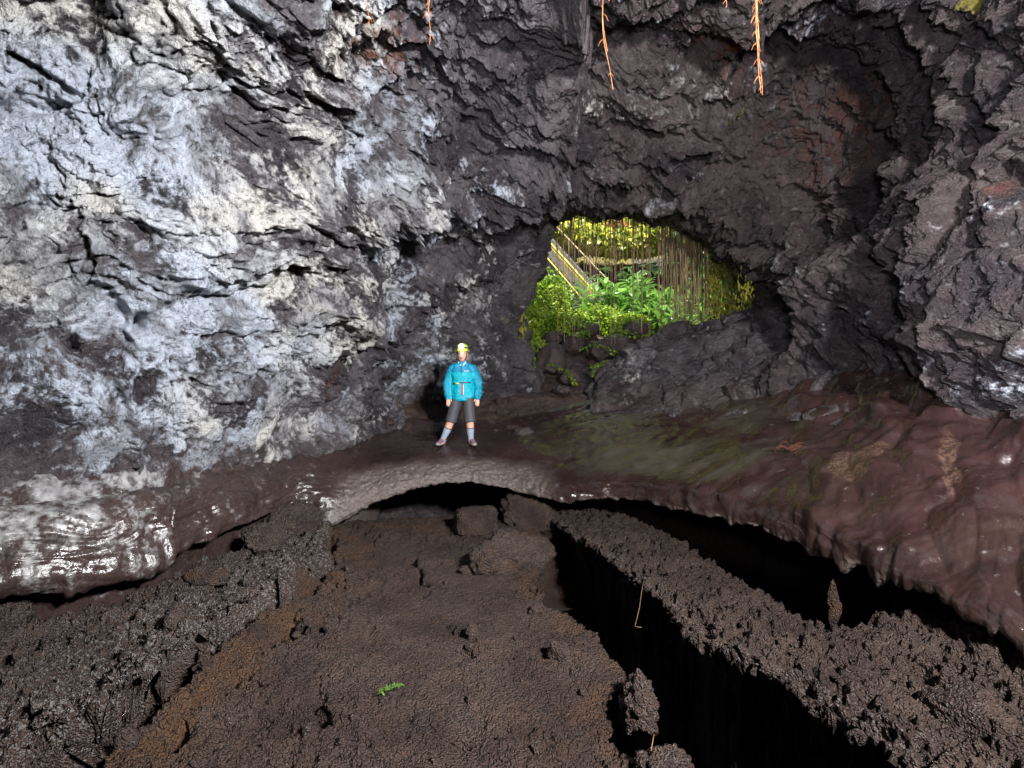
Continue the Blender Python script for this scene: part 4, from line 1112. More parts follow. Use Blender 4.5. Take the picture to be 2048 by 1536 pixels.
for k in range(298):
    if k < 180: uu = rs.normal(1388, 36); yy = rs.uniform(12.9, 14.6)
    else: uu = rs.uniform(1105, 1385); yy = rs.uniform(12.9, 14.2)
    if not 1100 < uu < 1462: continue
    top = W(uu, ceil_v(uu), yy)
    if k < 180: vb = rs.uniform(560, 690)
    else: vb = ceil_v(uu) + rs.gamma(1.8, 55) + 15
    if 1260 < uu < 1330 and rs.uniform() < 0.4: vb = rs.uniform(600, 690)
    L = (min(vb, 690) - ceil_v(uu)) / F * yy
    o = obj('hanging_root', rp[k % 12]); o.location = (top[0], top[1], top[2] + 0.02); o.rotation_euler = (0, 0, rs.uniform(0, 6.28))
    o.scale = (1.0 if k < 180 else 0.8, 1.0, L)
    if k < 180: tag(o, 'thin brown aerial root in the dense curtain at the right of the mouth', 'root', 'dense root curtain')
    else: tag(o, 'thin aerial root hanging in front of the sunlit pit', 'root', 'scattered roots across the mouth')
    nroot += 1

def near_root(u_, v0, v1, y_, label, seed, strands, sway=0.0, twigs=6):
    # orange root hanging from the roof, rootlets along it
    rs = np.random.default_rng(seed)
    a_, b_ = W(u_, v0, y_), W(u_ + sway, v1, y_)
    t = empty('orange_root', tuple(a_)); tag(t, label, 'root')
    L = a_[2] - b_[2]
    for s_ in range(strands):
        m = MB(); f = rs.uniform(0.55, 1.0) if s_ else 1.0; n = 14; path = []
        ox = rs.normal(0, 0.012) if s_ else 0
        for i in range(n + 1):
            k = i / n * f
            path.append((ox * (1 - k) + sway / F * y_ * k ** 2.2 + 0.008 * math.sin(k * 9 + s_), rs.normal(0, 0.002), -L * k))
        m.tube(path, [0.0028 * (1 - 0.45 * i / n) for i in range(n + 1)], 5)
        st_ = m.build('strand', M_FIREROOT, t)
        for j in range(twigs):
            m = MB(); q = path[rs.integers(1, n)]; d_ = rs.choice((-1, 1)); l_ = rs.uniform(0.01, 0.05)
            m.tube([q, (q[0] + d_ * l_ * 0.6, q[1], q[2] - l_ * 0.5), (q[0] + d_ * l_, q[1], q[2] - l_ * 1.4)], [0.0018, 0.0013, 0.0008], 4)
            m.build('rootlet', M_FIREROOT, st_)
    return t
near_root(1203, -60, 180, 4.0, 'long orange root with side rootlets hanging right of the bulging roof', 801, 2, 22, 7)
near_root(1512, -60, 190, 4.0, 'bundle of long orange roots hanging before the dark roof hollow', 802, 5, 12, 6)
near_root(860, -60, 90, 4.2, 'short pair of orange roots hanging left of the bulging roof', 803, 2, -2, 4)
near_root(733, -60, 52, 4.2, 'short pale root at the top left beside the red streaks', 804, 1, 4, 6)
near_root(1451, -60, 16, 4.0, 'stub of a pale root left of the long root bundle', 805, 1, 0, 2)

# moss tufts hanging on the right jamb of the mouth
rs = np.random.default_rng(88)
def moss_tuft(u_, v_, y_, n, ru, rv, label):
    C = np.stack([W(u_ + rs.normal(0, ru), v_ + rs.normal(0, rv), y_ + rs.normal(0, 0.12)) for _ in range(n)]).astype(np.float32)
    me = scatter_leaves('hanging_moss', leaf_strip(1, 0.2, 2, 0.6, 0.2), C, rs.uniform(0, 6.28, n), rs.normal(1.1, 0.3, n), rs.normal(0, 0.5, n), 0.10 * rs.uniform(0.5, 1.4, n), np.clip(rs.normal(0.5, 0.35, n), 0, 1), M_MOSS)
    tag(obj('hanging_moss', me), label, kind='stuff')
moss_tuft(1432, 570, 12.9, 600, 10, 36, 'yellow moss hanging on the right jamb of the mouth')
moss_tuft(1450, 618, 12.7, 420, 12, 20, 'yellow moss low on the right jamb of the mouth')
moss_tuft(1490, 590, 11.0, 140, 9, 22, 'small yellow moss patch inside the right jamb')
moss_tuft(1044, 630, 11.9, 160, 4, 36, 'yellow green moss edging the left jamb of the mouth')

# trailing vines over the passage rubble
def vine(pts, label, seed, leaf=0.06):
    rs = np.random.default_rng(seed)
    path = [Vector(W(*q)) for q in pts]
    t = empty('trailing_vine', tuple(path[0])); tag(t, label, 'vine', 'vines trailing over the passage boulders')
    P_ = catmull(np.array([tuple(q - path[0]) for q in path]), np.linspace(0, len(path) - 1, 24))
    m = MB(); m.tube([tuple(q) for q in P_], 0.008, 5); m.build('stem', M_IVY, t)
    n = 60; k = rs.integers(0, len(P_), n)
    C = (P_[k] + rs.normal(0, 0.03, (n, 3))).astype(np.float32)
    obj('leaves', scatter_leaves('leaves', leaf_strip(1, 0.4, 2, 0.4, 0.2), C, rs.uniform(0, 6.28, n), rs.normal(0.3, 0.4, n), rs.normal(0, 0.4, n), leaf * rs.uniform(0.6, 1.4, n), np.clip(rs.normal(0.6, 0.3, n), 0, 1), M_IVY), t)
vine([(1160,700,12.9),(1185,690,12.8),(1215,695,12.6),(1235,712,12.4)], 'yellow vine arching over the broad slab boulder', 901)
vine([(1188,755,11.6),(1185,735,11.7),(1200,730,11.8),(1215,738,11.8)], 'yellow vine hooped over the low boulder by the mound', 902)
vine([(1095,725,12.2),(1120,735,11.9),(1140,750,11.6),(1150,765,11.4)], 'vine trailing down from the big dark boulder', 903)
vine([(1060,690,12.6),(1068,720,12.3),(1072,750,11.9)], 'vine running down the left jamb of the mouth', 904)
vine([(1125,660,13.6),(1150,668,13.6),(1175,664,13.6)], 'vine between the mossy boulders', 905)
vine([(1225,655,13.6),(1250,662,13.5),(1275,672,13.2)], 'vine over the boulder below the ginger', 906)

# ------------------------------------------------------------------ small things in the foreground
def strand(name, pts, z, r, mat, label, cat, zoff=0.02):
    P_ = [Vector(Wz(a_, b_, z + c_)) for a_, b_, c_ in pts]
    m = MB(); m.tube([p_ - P_[0] for p_ in P_], r, 5); o = m.build(name, mat); o.location = P_[0]
    return tag(o, label, cat)
strand('straw', [(1288,1158,0.15),(1283,1185,0.12),(1279,1215,0.06),(1270,1253,0.0),(1283,1255,0.0)], -1.95, 0.0022, M_STRAW, 'bent golden straw hanging over the trench edge', 'straw')
strand('straw', [(1308,1468,0.14),(1305,1485,0.13),(1302,1502,0.11)], -1.95, 0.0022, M_STRAW, 'short straw lying on the clinker rock at the bottom edge', 'straw')

p = on_floor(770, 1388, -2.0)
tw = empty('fallen_twig', (p[0], p[1], p[2] + 0.02)); tag(tw, 'small green leafy twig lying on the brown lava floor', 'twig')
m = MB(); m.tube([(-0.05, -0.02, 0), (0.0, 0.0, 0.012), (0.09, 0.04, 0.03)], 0.003, 5); m.build('stem', M_STEM, tw)
rs = np.random.default_rng(3); n = 34; k = rs.uniform(0.1, 1, n)
C = np.stack([-0.05 + 0.15 * k, -0.02 + 0.065 * k, 0.03 * k + 0.008], 1).astype(np.float32)
obj('leaves', scatter_leaves('leaves', leaf_strip(1, 0.16, 2, 0.3, 0.2), C, rs.choice((-0.7, 1.5), n) + rs.normal(0, 0.3, n), rs.normal(-0.2, 0.3, n), rs.normal(0, 0.4, n), 0.038 * rs.uniform(0.6, 1.2, n), np.clip(rs.normal(0.4, 0.3, n), 0, 1), M_GINGER), tw)

q = W(1582, 905, 6.3)
tu = tag(empty('root_tuft', (q[0], q[1], ground_z(TERR, q[0], q[1]))), 'matted tuft of rust red roots lying on the glazed terrace', 'roots')
rs = np.random.default_rng(4)
for k in range(14):
    m = MB(); a_ = rs.uniform(-0.4, 0.5); s_ = rs.choice((-1, 1)); l_ = rs.uniform(0.10, 0.2); c = rs.normal(0, 0.03, 3); c[2] = abs(c[2])
    m.tube([c, c + np.array((l_ * 0.5 * s_, rs.normal(0, 0.04), 0.05)), c + np.array((l_ * s_, rs.normal(0, 0.06), 0.015 - a_ * 0.1))], [0.005, 0.004, 0.002], 4); m.build('root_fibre', M_RUSTROOT if 'M_RUSTROOT' in globals() else M_FIREROOT, tu)

# loose clinker lying about the floor
rs = np.random.default_rng(66)
cm = [rock_mesh('loose_clinker', (1.0, 0.85, 0.65), 950 + k, M_AA, rough=0.2, facets=5, sub=3, rust=0.2, coat=0.2, fine=0.25) for k in range(6)]
nst = 0
while nst < 90:
    uu, vv = rs.uniform(20, 1980), rs.uniform(1060, 1525)
    p = Wz(uu, vv, -1.98)
    zg = ground_z(FLOOR, p[0], p[1])
    if zg < CZ - 2.2 or zg > CZ - 1.6: continue
    r_ = 0.014 + 0.03 * rs.gamma(1.0, 0.6)
    o = obj('loose_clinker', cm[nst % 6]); o.location = (p[0], p[1], zg + 0.1 * r_); o.scale = (r_, r_, r_); o.rotation_euler = (rs.uniform(0, 6), rs.uniform(0, 6), rs.uniform(0, 6))
    side = 'left shelf' if uu < 640 else ('middle slab' if uu < 1150 else 'right levee')
    tag(o, 'small loose clinker stone lying on the ' + side, 'stone', 'loose clinker on the ' + side)
    nst += 1

nst = 0
while nst < 60:
    yy = rs.uniform(9.7, 12.4); xx = rs.uniform(-1.3, 1.7)
    zg = ground_z(PASS, xx, yy)
    r_ = 0.02 + 0.05 * rs.gamma(1.0, 0.7)
    o = obj('passage_stone', cm[nst % 6]); o.location = (xx, yy, zg + 0.15 * r_); o.scale = (r_, r_, r_ * 0.8); o.rotation_euler = (rs.uniform(0, 6), rs.uniform(0, 6), rs.uniform(0, 6))
    tag(o, 'small stone in the red brown rubble of the passage behind the person', 'stone', 'rubble in the passage')
    nst += 1

# ------------------------------------------------------------------ the person on the terrace
def mat_cloth(name, color, rough=0.6, weave=220, bump=0.004, var=0.15):
    n = NT(name)
    f = n.noise(weave, 2, 0.5)
    c = n.mix(f, tuple(x_ * (1 - var) for x_ in color), tuple(min(1, x_ * (1 + var)) for x_ in color))
    return n.done(c, rough, n.bump(f, 0.4, bump), 0.4)

def mat_jacket():
    n = NT('turquoise_shell_fabric')
    tc = n.t.nodes.new('ShaderNodeTexCoord'); sx = n.t.nodes.new('ShaderNodeSeparateXYZ'); n.t.links.new(tc.outputs['Object'], sx.inputs[0])
    yoke = n.ramp(sx.outputs[2], 1.155, 1.165, smooth=False)
    arms = n.ramp(n.math('ABSOLUTE', n.math('SUBTRACT', sx.outputs[0], 0.02)), 0.185, 0.20, smooth=False)
    c = n.mix(n.math('MAXIMUM', yoke, n.math('MULTIPLY', arms, 0.75)), (0.0, 0.36, 0.46), (0.0, 0.20, 0.34))
    w = n.noise(26, 4, 0.6, vec=n.vmul(tc.outputs['Object'], (0.7, 0.7, 1.6)))
    return n.done(c, 0.42, n.bump(w, 0.7, 0.03), 0.5)

M_SKIN = mat_plain('skin', (0.62, 0.34, 0.25), 0.5, var=0.08, scale=25)
M_LIP = mat_plain('lips', (0.48, 0.17, 0.15), 0.4)
M_HAIR = mat_plain('dark_blond_hair', (0.20, 0.12, 0.055), 0.5, var=0.4, scale=80)
M_EYEW = mat_plain('eye_white', (0.75, 0.73, 0.70), 0.2)
M_IRIS = mat_plain('iris', (0.05, 0.06, 0.07), 0.2)
M_JACKET = mat_jacket()
M_SHORTS = mat_cloth('charcoal_shorts_cloth', (0.055, 0.055, 0.062))
M_SOCK = mat_cloth('grey_sock_knit', (0.25, 0.30, 0.37), 0.85, 140, 0.01)
M_CUFF = mat_cloth('dark_sock_cuff', (0.05, 0.03, 0.035), 0.8)
M_SHOE = mat_cloth('mauve_shoe_mesh', (0.23, 0.12, 0.16), 0.6, 120, 0.008, 0.4)
M_SHOEG = mat_cloth('grey_shoe_suede', (0.20, 0.17, 0.17), 0.7)
M_SOLE = mat_plain('shoe_sole', (0.30, 0.27, 0.26), 0.6)
M_LACE = mat_plain('pink_lace', (0.50, 0.16, 0.30), 0.6)
M_BELT = mat_plain('black_strap', (0.012, 0.012, 0.02), 0.5)
M_REDSTRAP = mat_plain('red_strap', (0.22, 0.012, 0.03), 0.5)
M_BUCKLE = mat_plain('yellow_buckle', (0.55, 0.50, 0.06), 0.4)
M_WHITE = mat_plain('white_print', (0.8, 0.8, 0.8), 0.5)
M_NAVY = mat_plain('navy_zip', (0.01, 0.03, 0.10), 0.4)
M_HELM = mat_plain('lime_helmet_shell', (0.42, 0.55, 0.05), 0.35)
M_BLACK = mat_plain('black_plastic', (0.015, 0.015, 0.015), 0.4)
nl = NT('headlamp_light'); M_LAMP = nl.done((1, 1, 1), 0.3, None, None, Emission_Color=(0.85, 0.95, 1.0, 1), Emission_Strength=90.0)

FX, FY = W(922, 886, 8.98)[:2]
feet = [(-0.31, 0.0), (0.165, -0.03)]
zf = [ground_z(TERR, FX + a_, FY + b_) for a_, b_ in feet]
FZ = min(zf)
PB = (FX, FY, FZ)

def smooth_union(mb, name, mat, voxel, it=4, disp=None):
    me = bpy.data.meshes.new(name); me.from_pydata(mb.v, [], mb.f); me.update()
    o = bpy.data.objects.new('tmp_' + name, me); COL.objects.link(o)
    r_ = o.modifiers.new('r', 'REMESH'); r_.mode = 'VOXEL'; r_.voxel_size = voxel; r_.use_smooth_shade = True
    s_ = o.modifiers.new('s', 'SMOOTH'); s_.iterations = it; s_.factor = 0.5
    dg = bpy.context.evaluated_depsgraph_get()
    out = bpy.data.meshes.new_from_object(o.evaluated_get(dg))
    bpy.data.objects.remove(o); bpy.data.meshes.remove(me)
    out.name = name
    V = np.zeros(len(out.vertices) * 3, np.float32); out.vertices.foreach_get('co', V); V = V.reshape(-1, 3)
    if disp is not None:
        N_ = np.zeros(len(V) * 3, np.float32); out.vertices.foreach_get('normal', N_); N_ = N_.reshape(-1, 3)
        V = V + N_ * disp(V)[:, None]; out.vertices.foreach_set('co', V.ravel())
    out.polygons.foreach_set('use_smooth', np.ones(len(out.polygons), bool))
    out.materials.clear(); out.materials.append(mat); out.update()
    return out

CX = 0.02
HZ0, KN0, AN0 = 0.80, 0.42, 0.08
legs = [dict(hip=(-0.075 + CX, 0.0, 0.78), knee=(-0.155, -0.02, 0.40), ank=(-0.285, 0.0, 0.085), s=-1), dict(hip=(0.095 + CX, 0.0, 0.78), knee=(0.145, -0.03, 0.40), ank=(0.160, -0.02, 0.085), s=1)]
arms = [dict(sh=(-0.155 + CX, 0.0, 1.235), el=(-0.235 + CX, 0.015, 0.99), wr=(-0.215 + CX, -0.045, 0.765), s=-1), dict(sh=(0.155 + CX, 0.0, 1.235), el=(0.245 + CX, 0.015, 0.99), wr=(0.245 + CX, -0.045, 0.765), s=1)]
b = MB()
# torso core, neck, head
b.tube([(CX, 0, 0.72), (CX, 0, 0.85), (CX, 0, 1.0), (CX, 0, 1.15), (CX, 0, 1.25), (CX, 0.005, 1.30), (CX, 0.0, 1.40)], [(0.15, 0.10), (0.155, 0.105), (0.13, 0.095), (0.15, 0.10), (0.12, 0.08), (0.055, 0.055), (0.052, 0.055)], 20)
b.tube([(CX, -0.045, 1.345), (CX, -0.035, 1.355), (CX, -0.02, 1.385), (CX, -0.01, 1.43), (CX, 0.0, 1.48), (CX, 0.005, 1.53), (CX, 0.005, 1.562)], [(0.018, 0.020), (0.038, 0.045), (0.058, 0.075), (0.069, 0.090), (0.073, 0.096), (0.062, 0.082), (0.02, 0.03)], 24)
b.tube([(CX, -0.095, 1.452), (CX, -0.106, 1.428), (CX, -0.112, 1.415), (CX, -0.098, 1.408)], [(0.007, 0.010), (0.010, 0.012), (0.015, 0.012), (0.010, 0.008)], 10)      # nose
for s_ in (-1, 1):
    b.tube([(CX + s_ * 0.068, 0.01, 1.475), (CX + s_ * 0.077, 0.015, 1.455), (CX + s_ * 0.074, 0.01, 1.43), (CX + s_ * 0.066, 0.005, 1.415)], [(0.008, 0.014), (0.009, 0.018), (0.008, 0.014), (0.006, 0.008)], 10)  # ears
    b.tube([(CX + s_ * 0.045, -0.083, 1.468), (CX + s_ * 0.028, -0.093, 1.470), (CX + s_ * 0.012, -0.092, 1.465)], 0.007, 8)                   # brow
b.tube([(CX - 0.02, -0.090, 1.385), (CX, -0.098, 1.387), (CX + 0.02, -0.090, 1.385)], 0.008, 8)                                              # mouth mass
for L_ in legs:
    h_, k_, a_ = map(Vector, (L_['hip'], L_['knee'], L_['ank']))
    calf = k_.lerp(a_, 0.30) + Vector((0, 0.018, 0))
    b.tube([h_ + Vector((0, 0, 0.06)), h_.lerp(k_, 0.35), h_.lerp(k_, 0.8), k_, calf, k_.lerp(a_, 0.65), a_, a_ + Vector((0, 0, -0.05))], [0.085, 0.082, 0.066, 0.060, 0.062, 0.050, 0.038, 0.036], 16)
    b.tube([a_ + Vector((0, 0.04, -0.045)), a_ + Vector((L_['s'] * 0.02, -0.06, -0.05)), a_ + Vector((L_['s'] * 0.04, -0.13, -0.062))], [(0.032, 0.03), (0.036, 0.028), (0.028, 0.014)], 12)
for A_ in arms:
    s1, e1, w1_ = map(Vector, (A_['sh'], A_['el'], A_['wr']))
    b.tube([s1 + Vector((-A_['s'] * 0.05, 0, 0.01)), s1, s1.lerp(e1, 0.5), e1, e1.lerp(w1_, 0.4), w1_], [0.05, 0.05, 0.042, 0.036, 0.036, 0.024], 12)
    # hand: palm, four fingers slightly curled, thumb from the side
    s_ = A_['s']; pz = w1_ + Vector((0, -0.008, -0.035))
    b.tube([w1_ + Vector((0, 0, 0.01)), w1_ + Vector((0, -0.004, -0.02)), pz + Vector((0, -0.004, -0.015)), pz + Vector((0, -0.006, -0.045))], [(0.021, 0.016), (0.030, 0.014), (0.036, 0.014), (0.034, 0.012)], 12)
    for j, (off, ln) in enumerate(((-0.027, 0.066), (-0.009, 0.074), (0.009, 0.070), (0.026, 0.056))):
        f0 = pz + Vector((-s_ * off, -0.006, -0.042))
        b.tube([f0, f0 + Vector((0, -0.006, -ln * 0.4)), f0 + Vector((s_ * -0.002, -0.006 + 0.010, -ln * 0.75)), f0 + Vector((s_ * -0.004, 0.016, -ln))], [0.0088, 0.0085, 0.008, 0.0062], 8)
    t0 = pz + Vector((-s_ * 0.030, -0.008, 0.005))
    b.tube([t0, t0 + Vector((-s_ * 0.018, -0.012, -0.022)), t0 + Vector((-s_ * 0.018, -0.016, -0.048))], [0.011, 0.010, 0.008], 8)
body = obj('person', smooth_union(b, 'person', M_SKIN, 0.0055, 2))
body.location = PB
tag(body, 'person in turquoise jacket and lime helmet standing on the arch with lit headlamp', 'person')

def child(mb, name, mat, par=None, smooth=True): return mb.build(name, mat, par or body, smooth)
# face
for s_ in (-1, 1):
    m = MB(); m.tube([(CX + s_ * 0.029, -0.093, 1.4515), (CX + s_ * 0.029, -0.0865, 1.4515), (CX + s_ * 0.029, -0.080, 1.4515)], [(0.006, 0.003), (0.013, 0.006), (0.010, 0.005)], 10); e_ = child(m, 'eye', M_EYEW)
    m = MB(); m.tube([(CX + s_ * 0.029, -0.0955, 1.4515), (CX + s_ * 0.029, -0.090, 1.4515)], 0.0058, 10); child(m, 'iris', M_IRIS, e_)
    m = MB(); m.tube([(CX + s_ * 0.046, -0.086, 1.467), (CX + s_ * 0.030, -0.0985, 1.471), (CX + s_ * 0.014, -0.099, 1.467)], [(0.002, 0.003), (0.003, 0.004), (0.002, 0.003)], 6); child(m, 'eyebrow', M_HAIR)
m = MB(); m.tube([(CX - 0.026, -0.091, 1.386), (CX - 0.012, -0.1035, 1.3885), (CX, -0.105, 1.3875), (CX + 0.012, -0.1035, 1.3885), (CX + 0.026, -0.091, 1.386)], [0.002, 0.0048, 0.005, 0.0048, 0.002], 8); child(m, 'mouth', M_LIP)
m = MB()
for k in range(26):
    a_ = math.pi * (0.02 + 0.96 * k / 25)
    x_, y_ = CX + 0.079 * math.cos(a_), 0.012 + 0.100 * math.sin(a_)
    m.tube([(x_, y_, 1.53), (x_ * 1.0, y_ + 0.004, 1.46), (CX + (x_ - CX) * 0.96, y_ - 0.005, 1.39), (CX + (x_ - CX) * 0.8, y_ - 0.012, 1.325)], [0.016, 0.017, 0.014, 0.006], 7)
obj('hair', smooth_union(m, 'hair', M_HAIR, 0.006, 1, lambda V: 0.004 * perlin(V * np.array((160, 160, 14), np.float32), 3)), body)

# helmet with lamp
m = MB(); rings = []
for zz_, rx_, ry_ in ((1.497, 0.093, 0.118), (1.503, 0.099, 0.125), (1.53, 0.100, 0.127), (1.565, 0.096, 0.122), (1.60, 0.080, 0.102), (1.622, 0.052, 0.066), (1.632, 0.012, 0.016)):
    rings.append(((CX, 0.008, zz_), (rx_, ry_)))
m.tube([r_[0] for r_ in rings], [r_[1] for r_ in rings], 28)
helmet = child(m, 'helmet', M_HELM)
m = MB(); m.tube([(CX, 0.008, 1.499), (CX, 0.008, 1.511)], [(0.1025, 0.1285), (0.1025, 0.1285)], 28); child(m, 'helmet_rim', M_HELM, helmet)
m = MB()
for k in range(24):
    pass
m.tube([(CX, 0.008, 1.543), (CX, 0.008, 1.563)], [(0.1020, 0.1290), (0.1005, 0.1270)], 28); child(m, 'lamp_strap', M_BLACK, helmet)
m = MB(); m.tube([(CX, -0.115, 1.568), (CX, -0.150, 1.568), (CX, -0.158, 1.568)], [(0.034, 0.034), (0.036, 0.036), (0.031, 0.031)], 16); lampb = child(m, 'headlamp', M_BLACK, helmet)
m = MB(); m.tube([(CX, -0.156, 1.568), (CX, -0.166, 1.568), (CX, -0.171, 1.568)], [0.036, 0.033, 0.016], 20); child(m, 'lamp_lens', M_LAMP, helmet)
m = MB()
m.tube([(CX + 0.078, -0.02, 1.50), (CX + 0.072, -0.045, 1.42), (CX + 0.04, -0.055, 1.352), (CX, -0.06, 1.338), (CX - 0.04, -0.055, 1.352), (CX - 0.072, -0.045, 1.42), (CX - 0.078, -0.02, 1.50)], 0.0065, 6); child(m, 'chin_strap', M_BLACK, helmet)

# jacket
m = MB()
m.tube([(CX, 0, 0.715), (CX, 0, 0.74), (CX, 0, 0.80), (CX, 0, 0.90), (CX, 0, 0.985), (CX, 0, 1.01), (CX, 0, 1.05), (CX, 0, 1.13), (CX, 0, 1.21), (CX, 0.0, 1.265), (CX, 0.005, 1.295), (CX, 0.005, 1.315)],
       [(0.176, 0.125), (0.185, 0.132), (0.192, 0.138), (0.188, 0.136), (0.166, 0.122), (0.163, 0.120), (0.172, 0.126), (0.185, 0.132), (0.180, 0.122), (0.140, 0.098), (0.088, 0.080), (0.070, 0.070)], 28)
for A_ in arms:
    s1, e1, w1_ = map(Vector, (A_['sh'], A_['el'], A_['wr'])); s_ = A_['s']
    m.tube([s1 + Vector((-s_ * 0.06, 0, 0.0)), s1 + Vector((0, 0, -0.008)), s1.lerp(e1, 0.45), e1, e1.lerp(w1_, 0.45), e1.lerp(w1_, 0.85), w1_ + Vector((0, 0, 0.005)), w1_ + Vector((0, 0, -0.028))],
           [0.062, 0.070, 0.072, 0.068, 0.062, 0.060, 0.046, 0.044], 16)
def wr(V):
    q = V * np.array((6, 6, 15), np.float32)
    return 0.030 * fbm(q + 0.8 * perlin(V * 5, 2)[:, None], 3, 0.55, seed=5, ridge=True) * 0.6 + 0.020 * fbm(V * np.array((14, 14, 7), np.float32), 2, seed=6)
jk = obj('jacket', smooth_union(m, 'jacket', M_JACKET, 0.009, 3, wr), body)
JV = np.zeros(len(jk.data.vertices) * 3, np.float32); jk.data.vertices.foreach_get('co', JV); JV = JV.reshape(-1, 3)
def jy(x_, z_):                           # front surface of the jacket
    k = np.nonzero((np.abs(JV[:, 0] - x_) < 0.022) & (np.abs(JV[:, 2] - z_) < 0.022))[0]
    return float(JV[k, 1].min()) if len(k) else -0.13
def patch(name, x0, x1, z0, z1, mat, par, th=0.006, nx=6, nz=6, shear=0.0):
    m = MB(); vs_ = []; fs_ = []
    for i in range(nx + 1):
        for j in range(nz + 1):
            z_ = z0 + (z1 - z0) * j / nz; x_ = x0 + (x1 - x0) * i / nx + shear * j / nz
            vs_.append((x_, jy(x_, z_) - th, z_))
    n1 = len(vs_); vs_ += [(a_, b_ + th * 3, c_) for a_, b_, c_ in vs_[:n1]]
    for i in range(nx):
        for j in range(nz):
            q = i * (nz + 1) + j
            fs_.append((q, q + nz + 1, q + nz + 2, q + 1)); fs_.append((n1 + q, n1 + q + 1, n1 + q + nz + 2, n1 + q + nz + 1))
    ed = [(i * (nz + 1), (i + 1) * (nz + 1)) for i in range(nx)] + [((i + 1) * (nz + 1) + nz, i * (nz + 1) + nz) for i in range(nx)] + [(j + 1, j) for j in range(nz)] + [(nx * (nz + 1) + j, nx * (nz + 1) + j + 1) for j in range(nz)]
    fs_ += [(a_, n1 + a_, n1 + b_, b_) for a_, b_ in ed]
    m.add(vs_, fs_); return child(m, name, mat, par)
patch('waist_strap', -0.115, -0.045, 0.975, 0.993, M_BELT, jk); patch('waist_strap', -0.012, 0.165, 0.992, 1.008, M_BELT, jk)
patch('red_webbing', 0.035, 0.135, 0.996, 1.004, M_REDSTRAP, jk, 0.009)
patch('buckle', -0.085, -0.025, 0.974, 0.998, M_BUCKLE, jk, 0.011)
patch('pocket_zip', 0.012, 0.052, 0.80, 0.975, M_WHITE, jk, 0.005, 4, 10); patch('pocket_zip_tape', 0.019, 0.045, 0.80, 0.985, M_REDSTRAP, jk, 0.008, 3, 10)
patch('front_zip', 0.026, 0.034, 1.145, 1.265, M_NAVY, jk, 0.006, 2, 8, -0.012)
patch('pocket_flap', -0.01, 0.0, 0.79, 0.80, M_JACKET, jk)
for k, (x0, w_, h_) in enumerate(((0.062, 0.013, 0.016), (0.078, 0.009, 0.009), (0.089, 0.010, 0.010), (0.101, 0.009, 0.009), (0.112, 0.010, 0.009), (0.124, 0.009, 0.010))):
    patch('logo_letter', x0, x0 + w_, 1.175, 1.175 + h_, M_WHITE, jk, 0.007, 2, 2)
m = MB()                                   # open collar, pale lining
cv = []
for k in range(25):
    a_ = math.pi * (-0.38 + 1.76 * k / 24)
    cv.append((CX + 0.078 * math.cos(a_), 0.004 + 0.074 * math.sin(a_)))
vs_ = [(x_, y_, 1.285) for x_, y_ in cv] + [(CX + (x_ - CX) * 1.13, y_ * 1.10 - 0.004, 1.342) for x_, y_ in cv] + [(CX + (x_ - CX) * 0.98, y_ * 0.95, 1.340) for x_, y_ in cv] + [(CX + (x_ - CX) * 0.88, y_ * 0.88, 1.285) for x_, y_ in cv]
fs_ = [(r_ * 25 + k, r_ * 25 + k + 1, ((r_ + 1) % 4) * 25 + k + 1, ((r_ + 1) % 4) * 25 + k) for r_ in range(4) for k in range(24)]
m.add(vs_, fs_); child(m, 'collar', M_JACKET, jk)
for s_ in (-1, 1):
    m = MB(); m.tube([(CX + s_ * 0.070, -0.030, 1.335), (CX + s_ * 0.048, -0.066, 1.305), (CX + s_ * 0.018, -0.094, 1.268)], [(0.007, 0.010), (0.009, 0.012), (0.004, 0.006)], 8); child(m, 'collar_lining', M_WHITE, jk)

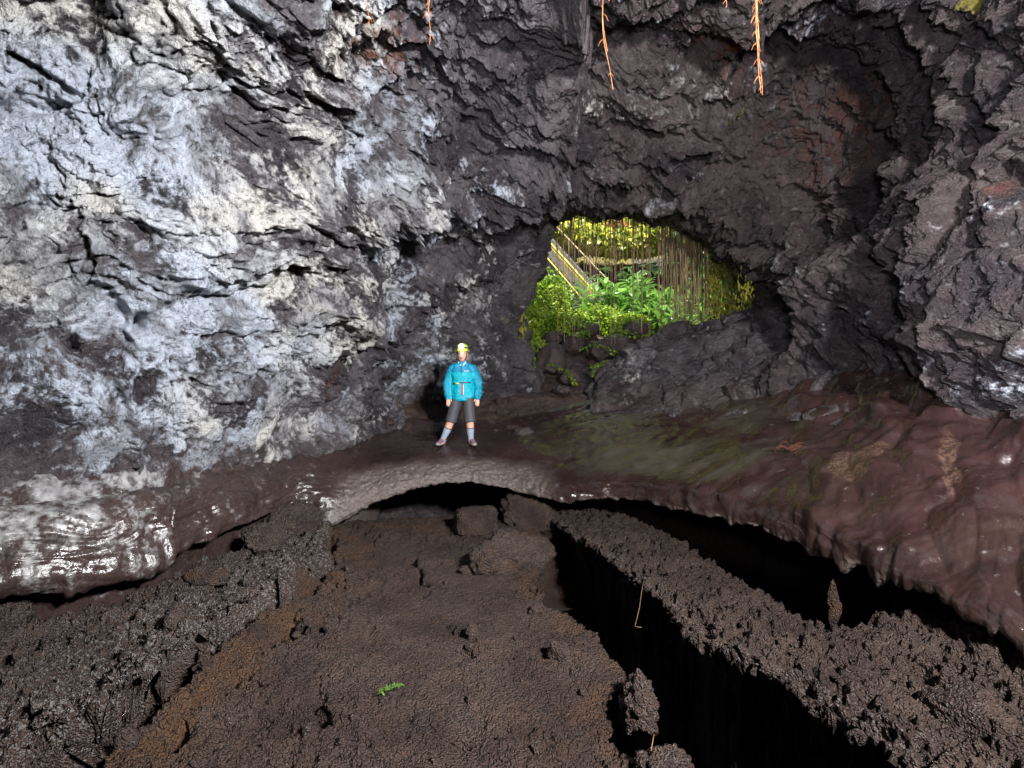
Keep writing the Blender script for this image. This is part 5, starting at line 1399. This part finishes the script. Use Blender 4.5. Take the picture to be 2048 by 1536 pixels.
# shorts, socks, shoes
m = MB()
m.tube([(CX, 0, 0.70), (CX, 0, 0.76), (CX, 0, 0.84)], [(0.165, 0.115), (0.172, 0.122), (0.165, 0.118)], 20)
for L_ in legs:
    h_, k_ = Vector(L_['hip']), Vector(L_['knee'])
    e_ = k_ + (k_ - h_).normalized() * 0.035
    m.tube([h_ + Vector((0, 0, 0.04)), h_, h_.lerp(e_, 0.4), h_.lerp(e_, 0.75), e_], [(0.088, 0.105), (0.096, 0.108), (0.094, 0.100), (0.092, 0.094), (0.094, 0.092)], 18)
obj('shorts', smooth_union(m, 'shorts', M_SHORTS, 0.008, 2, lambda V: 0.006 * fbm(V * np.array((9, 9, 12), np.float32), 3, seed=9)), body)
for L_, zg, (fx, fy) in zip(legs, zf, feet):
    k_, a_ = Vector(L_['knee']), Vector(L_['ank']); s_ = L_['s']
    m = MB(); m.tube([k_.lerp(a_, 0.42) + Vector((0, 0.013, 0)), k_.lerp(a_, 0.65), a_ + Vector((0, 0, 0.02)), a_ + Vector((0, 0, -0.03))], [0.063, 0.055, 0.045, 0.045], 16)
    sk = child(m, 'sock', M_SOCK)
    m = MB(); m.tube([k_.lerp(a_, 0.395) + Vector((0, 0.013, 0)), k_.lerp(a_, 0.43) + Vector((0, 0.013, 0))], 0.0655, 16); child(m, 'sock_cuff', M_CUFF, sk)
    dz = zg - FZ
    tx = Vector((s_ * 0.32, -1, 0)).normalized(); b0 = Vector((a_.x, a_.y + 0.055, 0))
    up = MB()
    def fp(k, z_): return b0 + tx * k + Vector((0, 0, z_))
    up.tube([fp(-0.01, 0.055), fp(0.03, 0.060), fp(0.09, 0.058), fp(0.15, 0.046), fp(0.21, 0.036), fp(0.245, 0.030)], [(0.030, 0.040), (0.040, 0.046), (0.043, 0.044), (0.047, 0.033), (0.043, 0.024), (0.022, 0.013)], 14)
    up.tube([a_ + Vector((0, 0.01, -0.045)), a_ + Vector((0, 0.005, -0.01)), a_ + Vector((0, 0.005, 0.018))], [0.05, 0.047, 0.050], 14)
    shoe = obj('shoe', smooth_union(up, 'shoe', M_SHOE, 0.007, 2), body)
    m = MB(); m.tube([fp(-0.022, 0.022), fp(0.02, 0.020), (fp(0.09, 0.020)), fp(0.16, 0.019), fp(0.225, 0.020), fp(0.258, 0.024)], [(0.026, 0.012), (0.043, 0.020), (0.042, 0.019), (0.052, 0.019), (0.044, 0.017), (0.018, 0.010)], 14); child(m, 'sole', M_SOLE, shoe)
    m = MB(); m.tube([fp(0.205, 0.034), fp(0.235, 0.030), fp(0.252, 0.027)], [(0.046, 0.028), (0.038, 0.022), (0.018, 0.012)], 12); child(m, 'toe_cap', M_SHOEG, shoe)
    for j in range(4):
        c = fp(0.085 + 0.028 * j, 0.106 - 0.012 * j - (0.004 if j else 0)); sv = Vector((-tx.y, tx.x, 0))
        m = MB(); m.tube([c - sv * 0.024 + Vector((0, 0, -0.006)), c + Vector((0, 0, 0.002)), c + sv * 0.024 + Vector((0, 0, -0.006))], 0.0045, 6); child(m, 'lace', M_LACE, shoe)
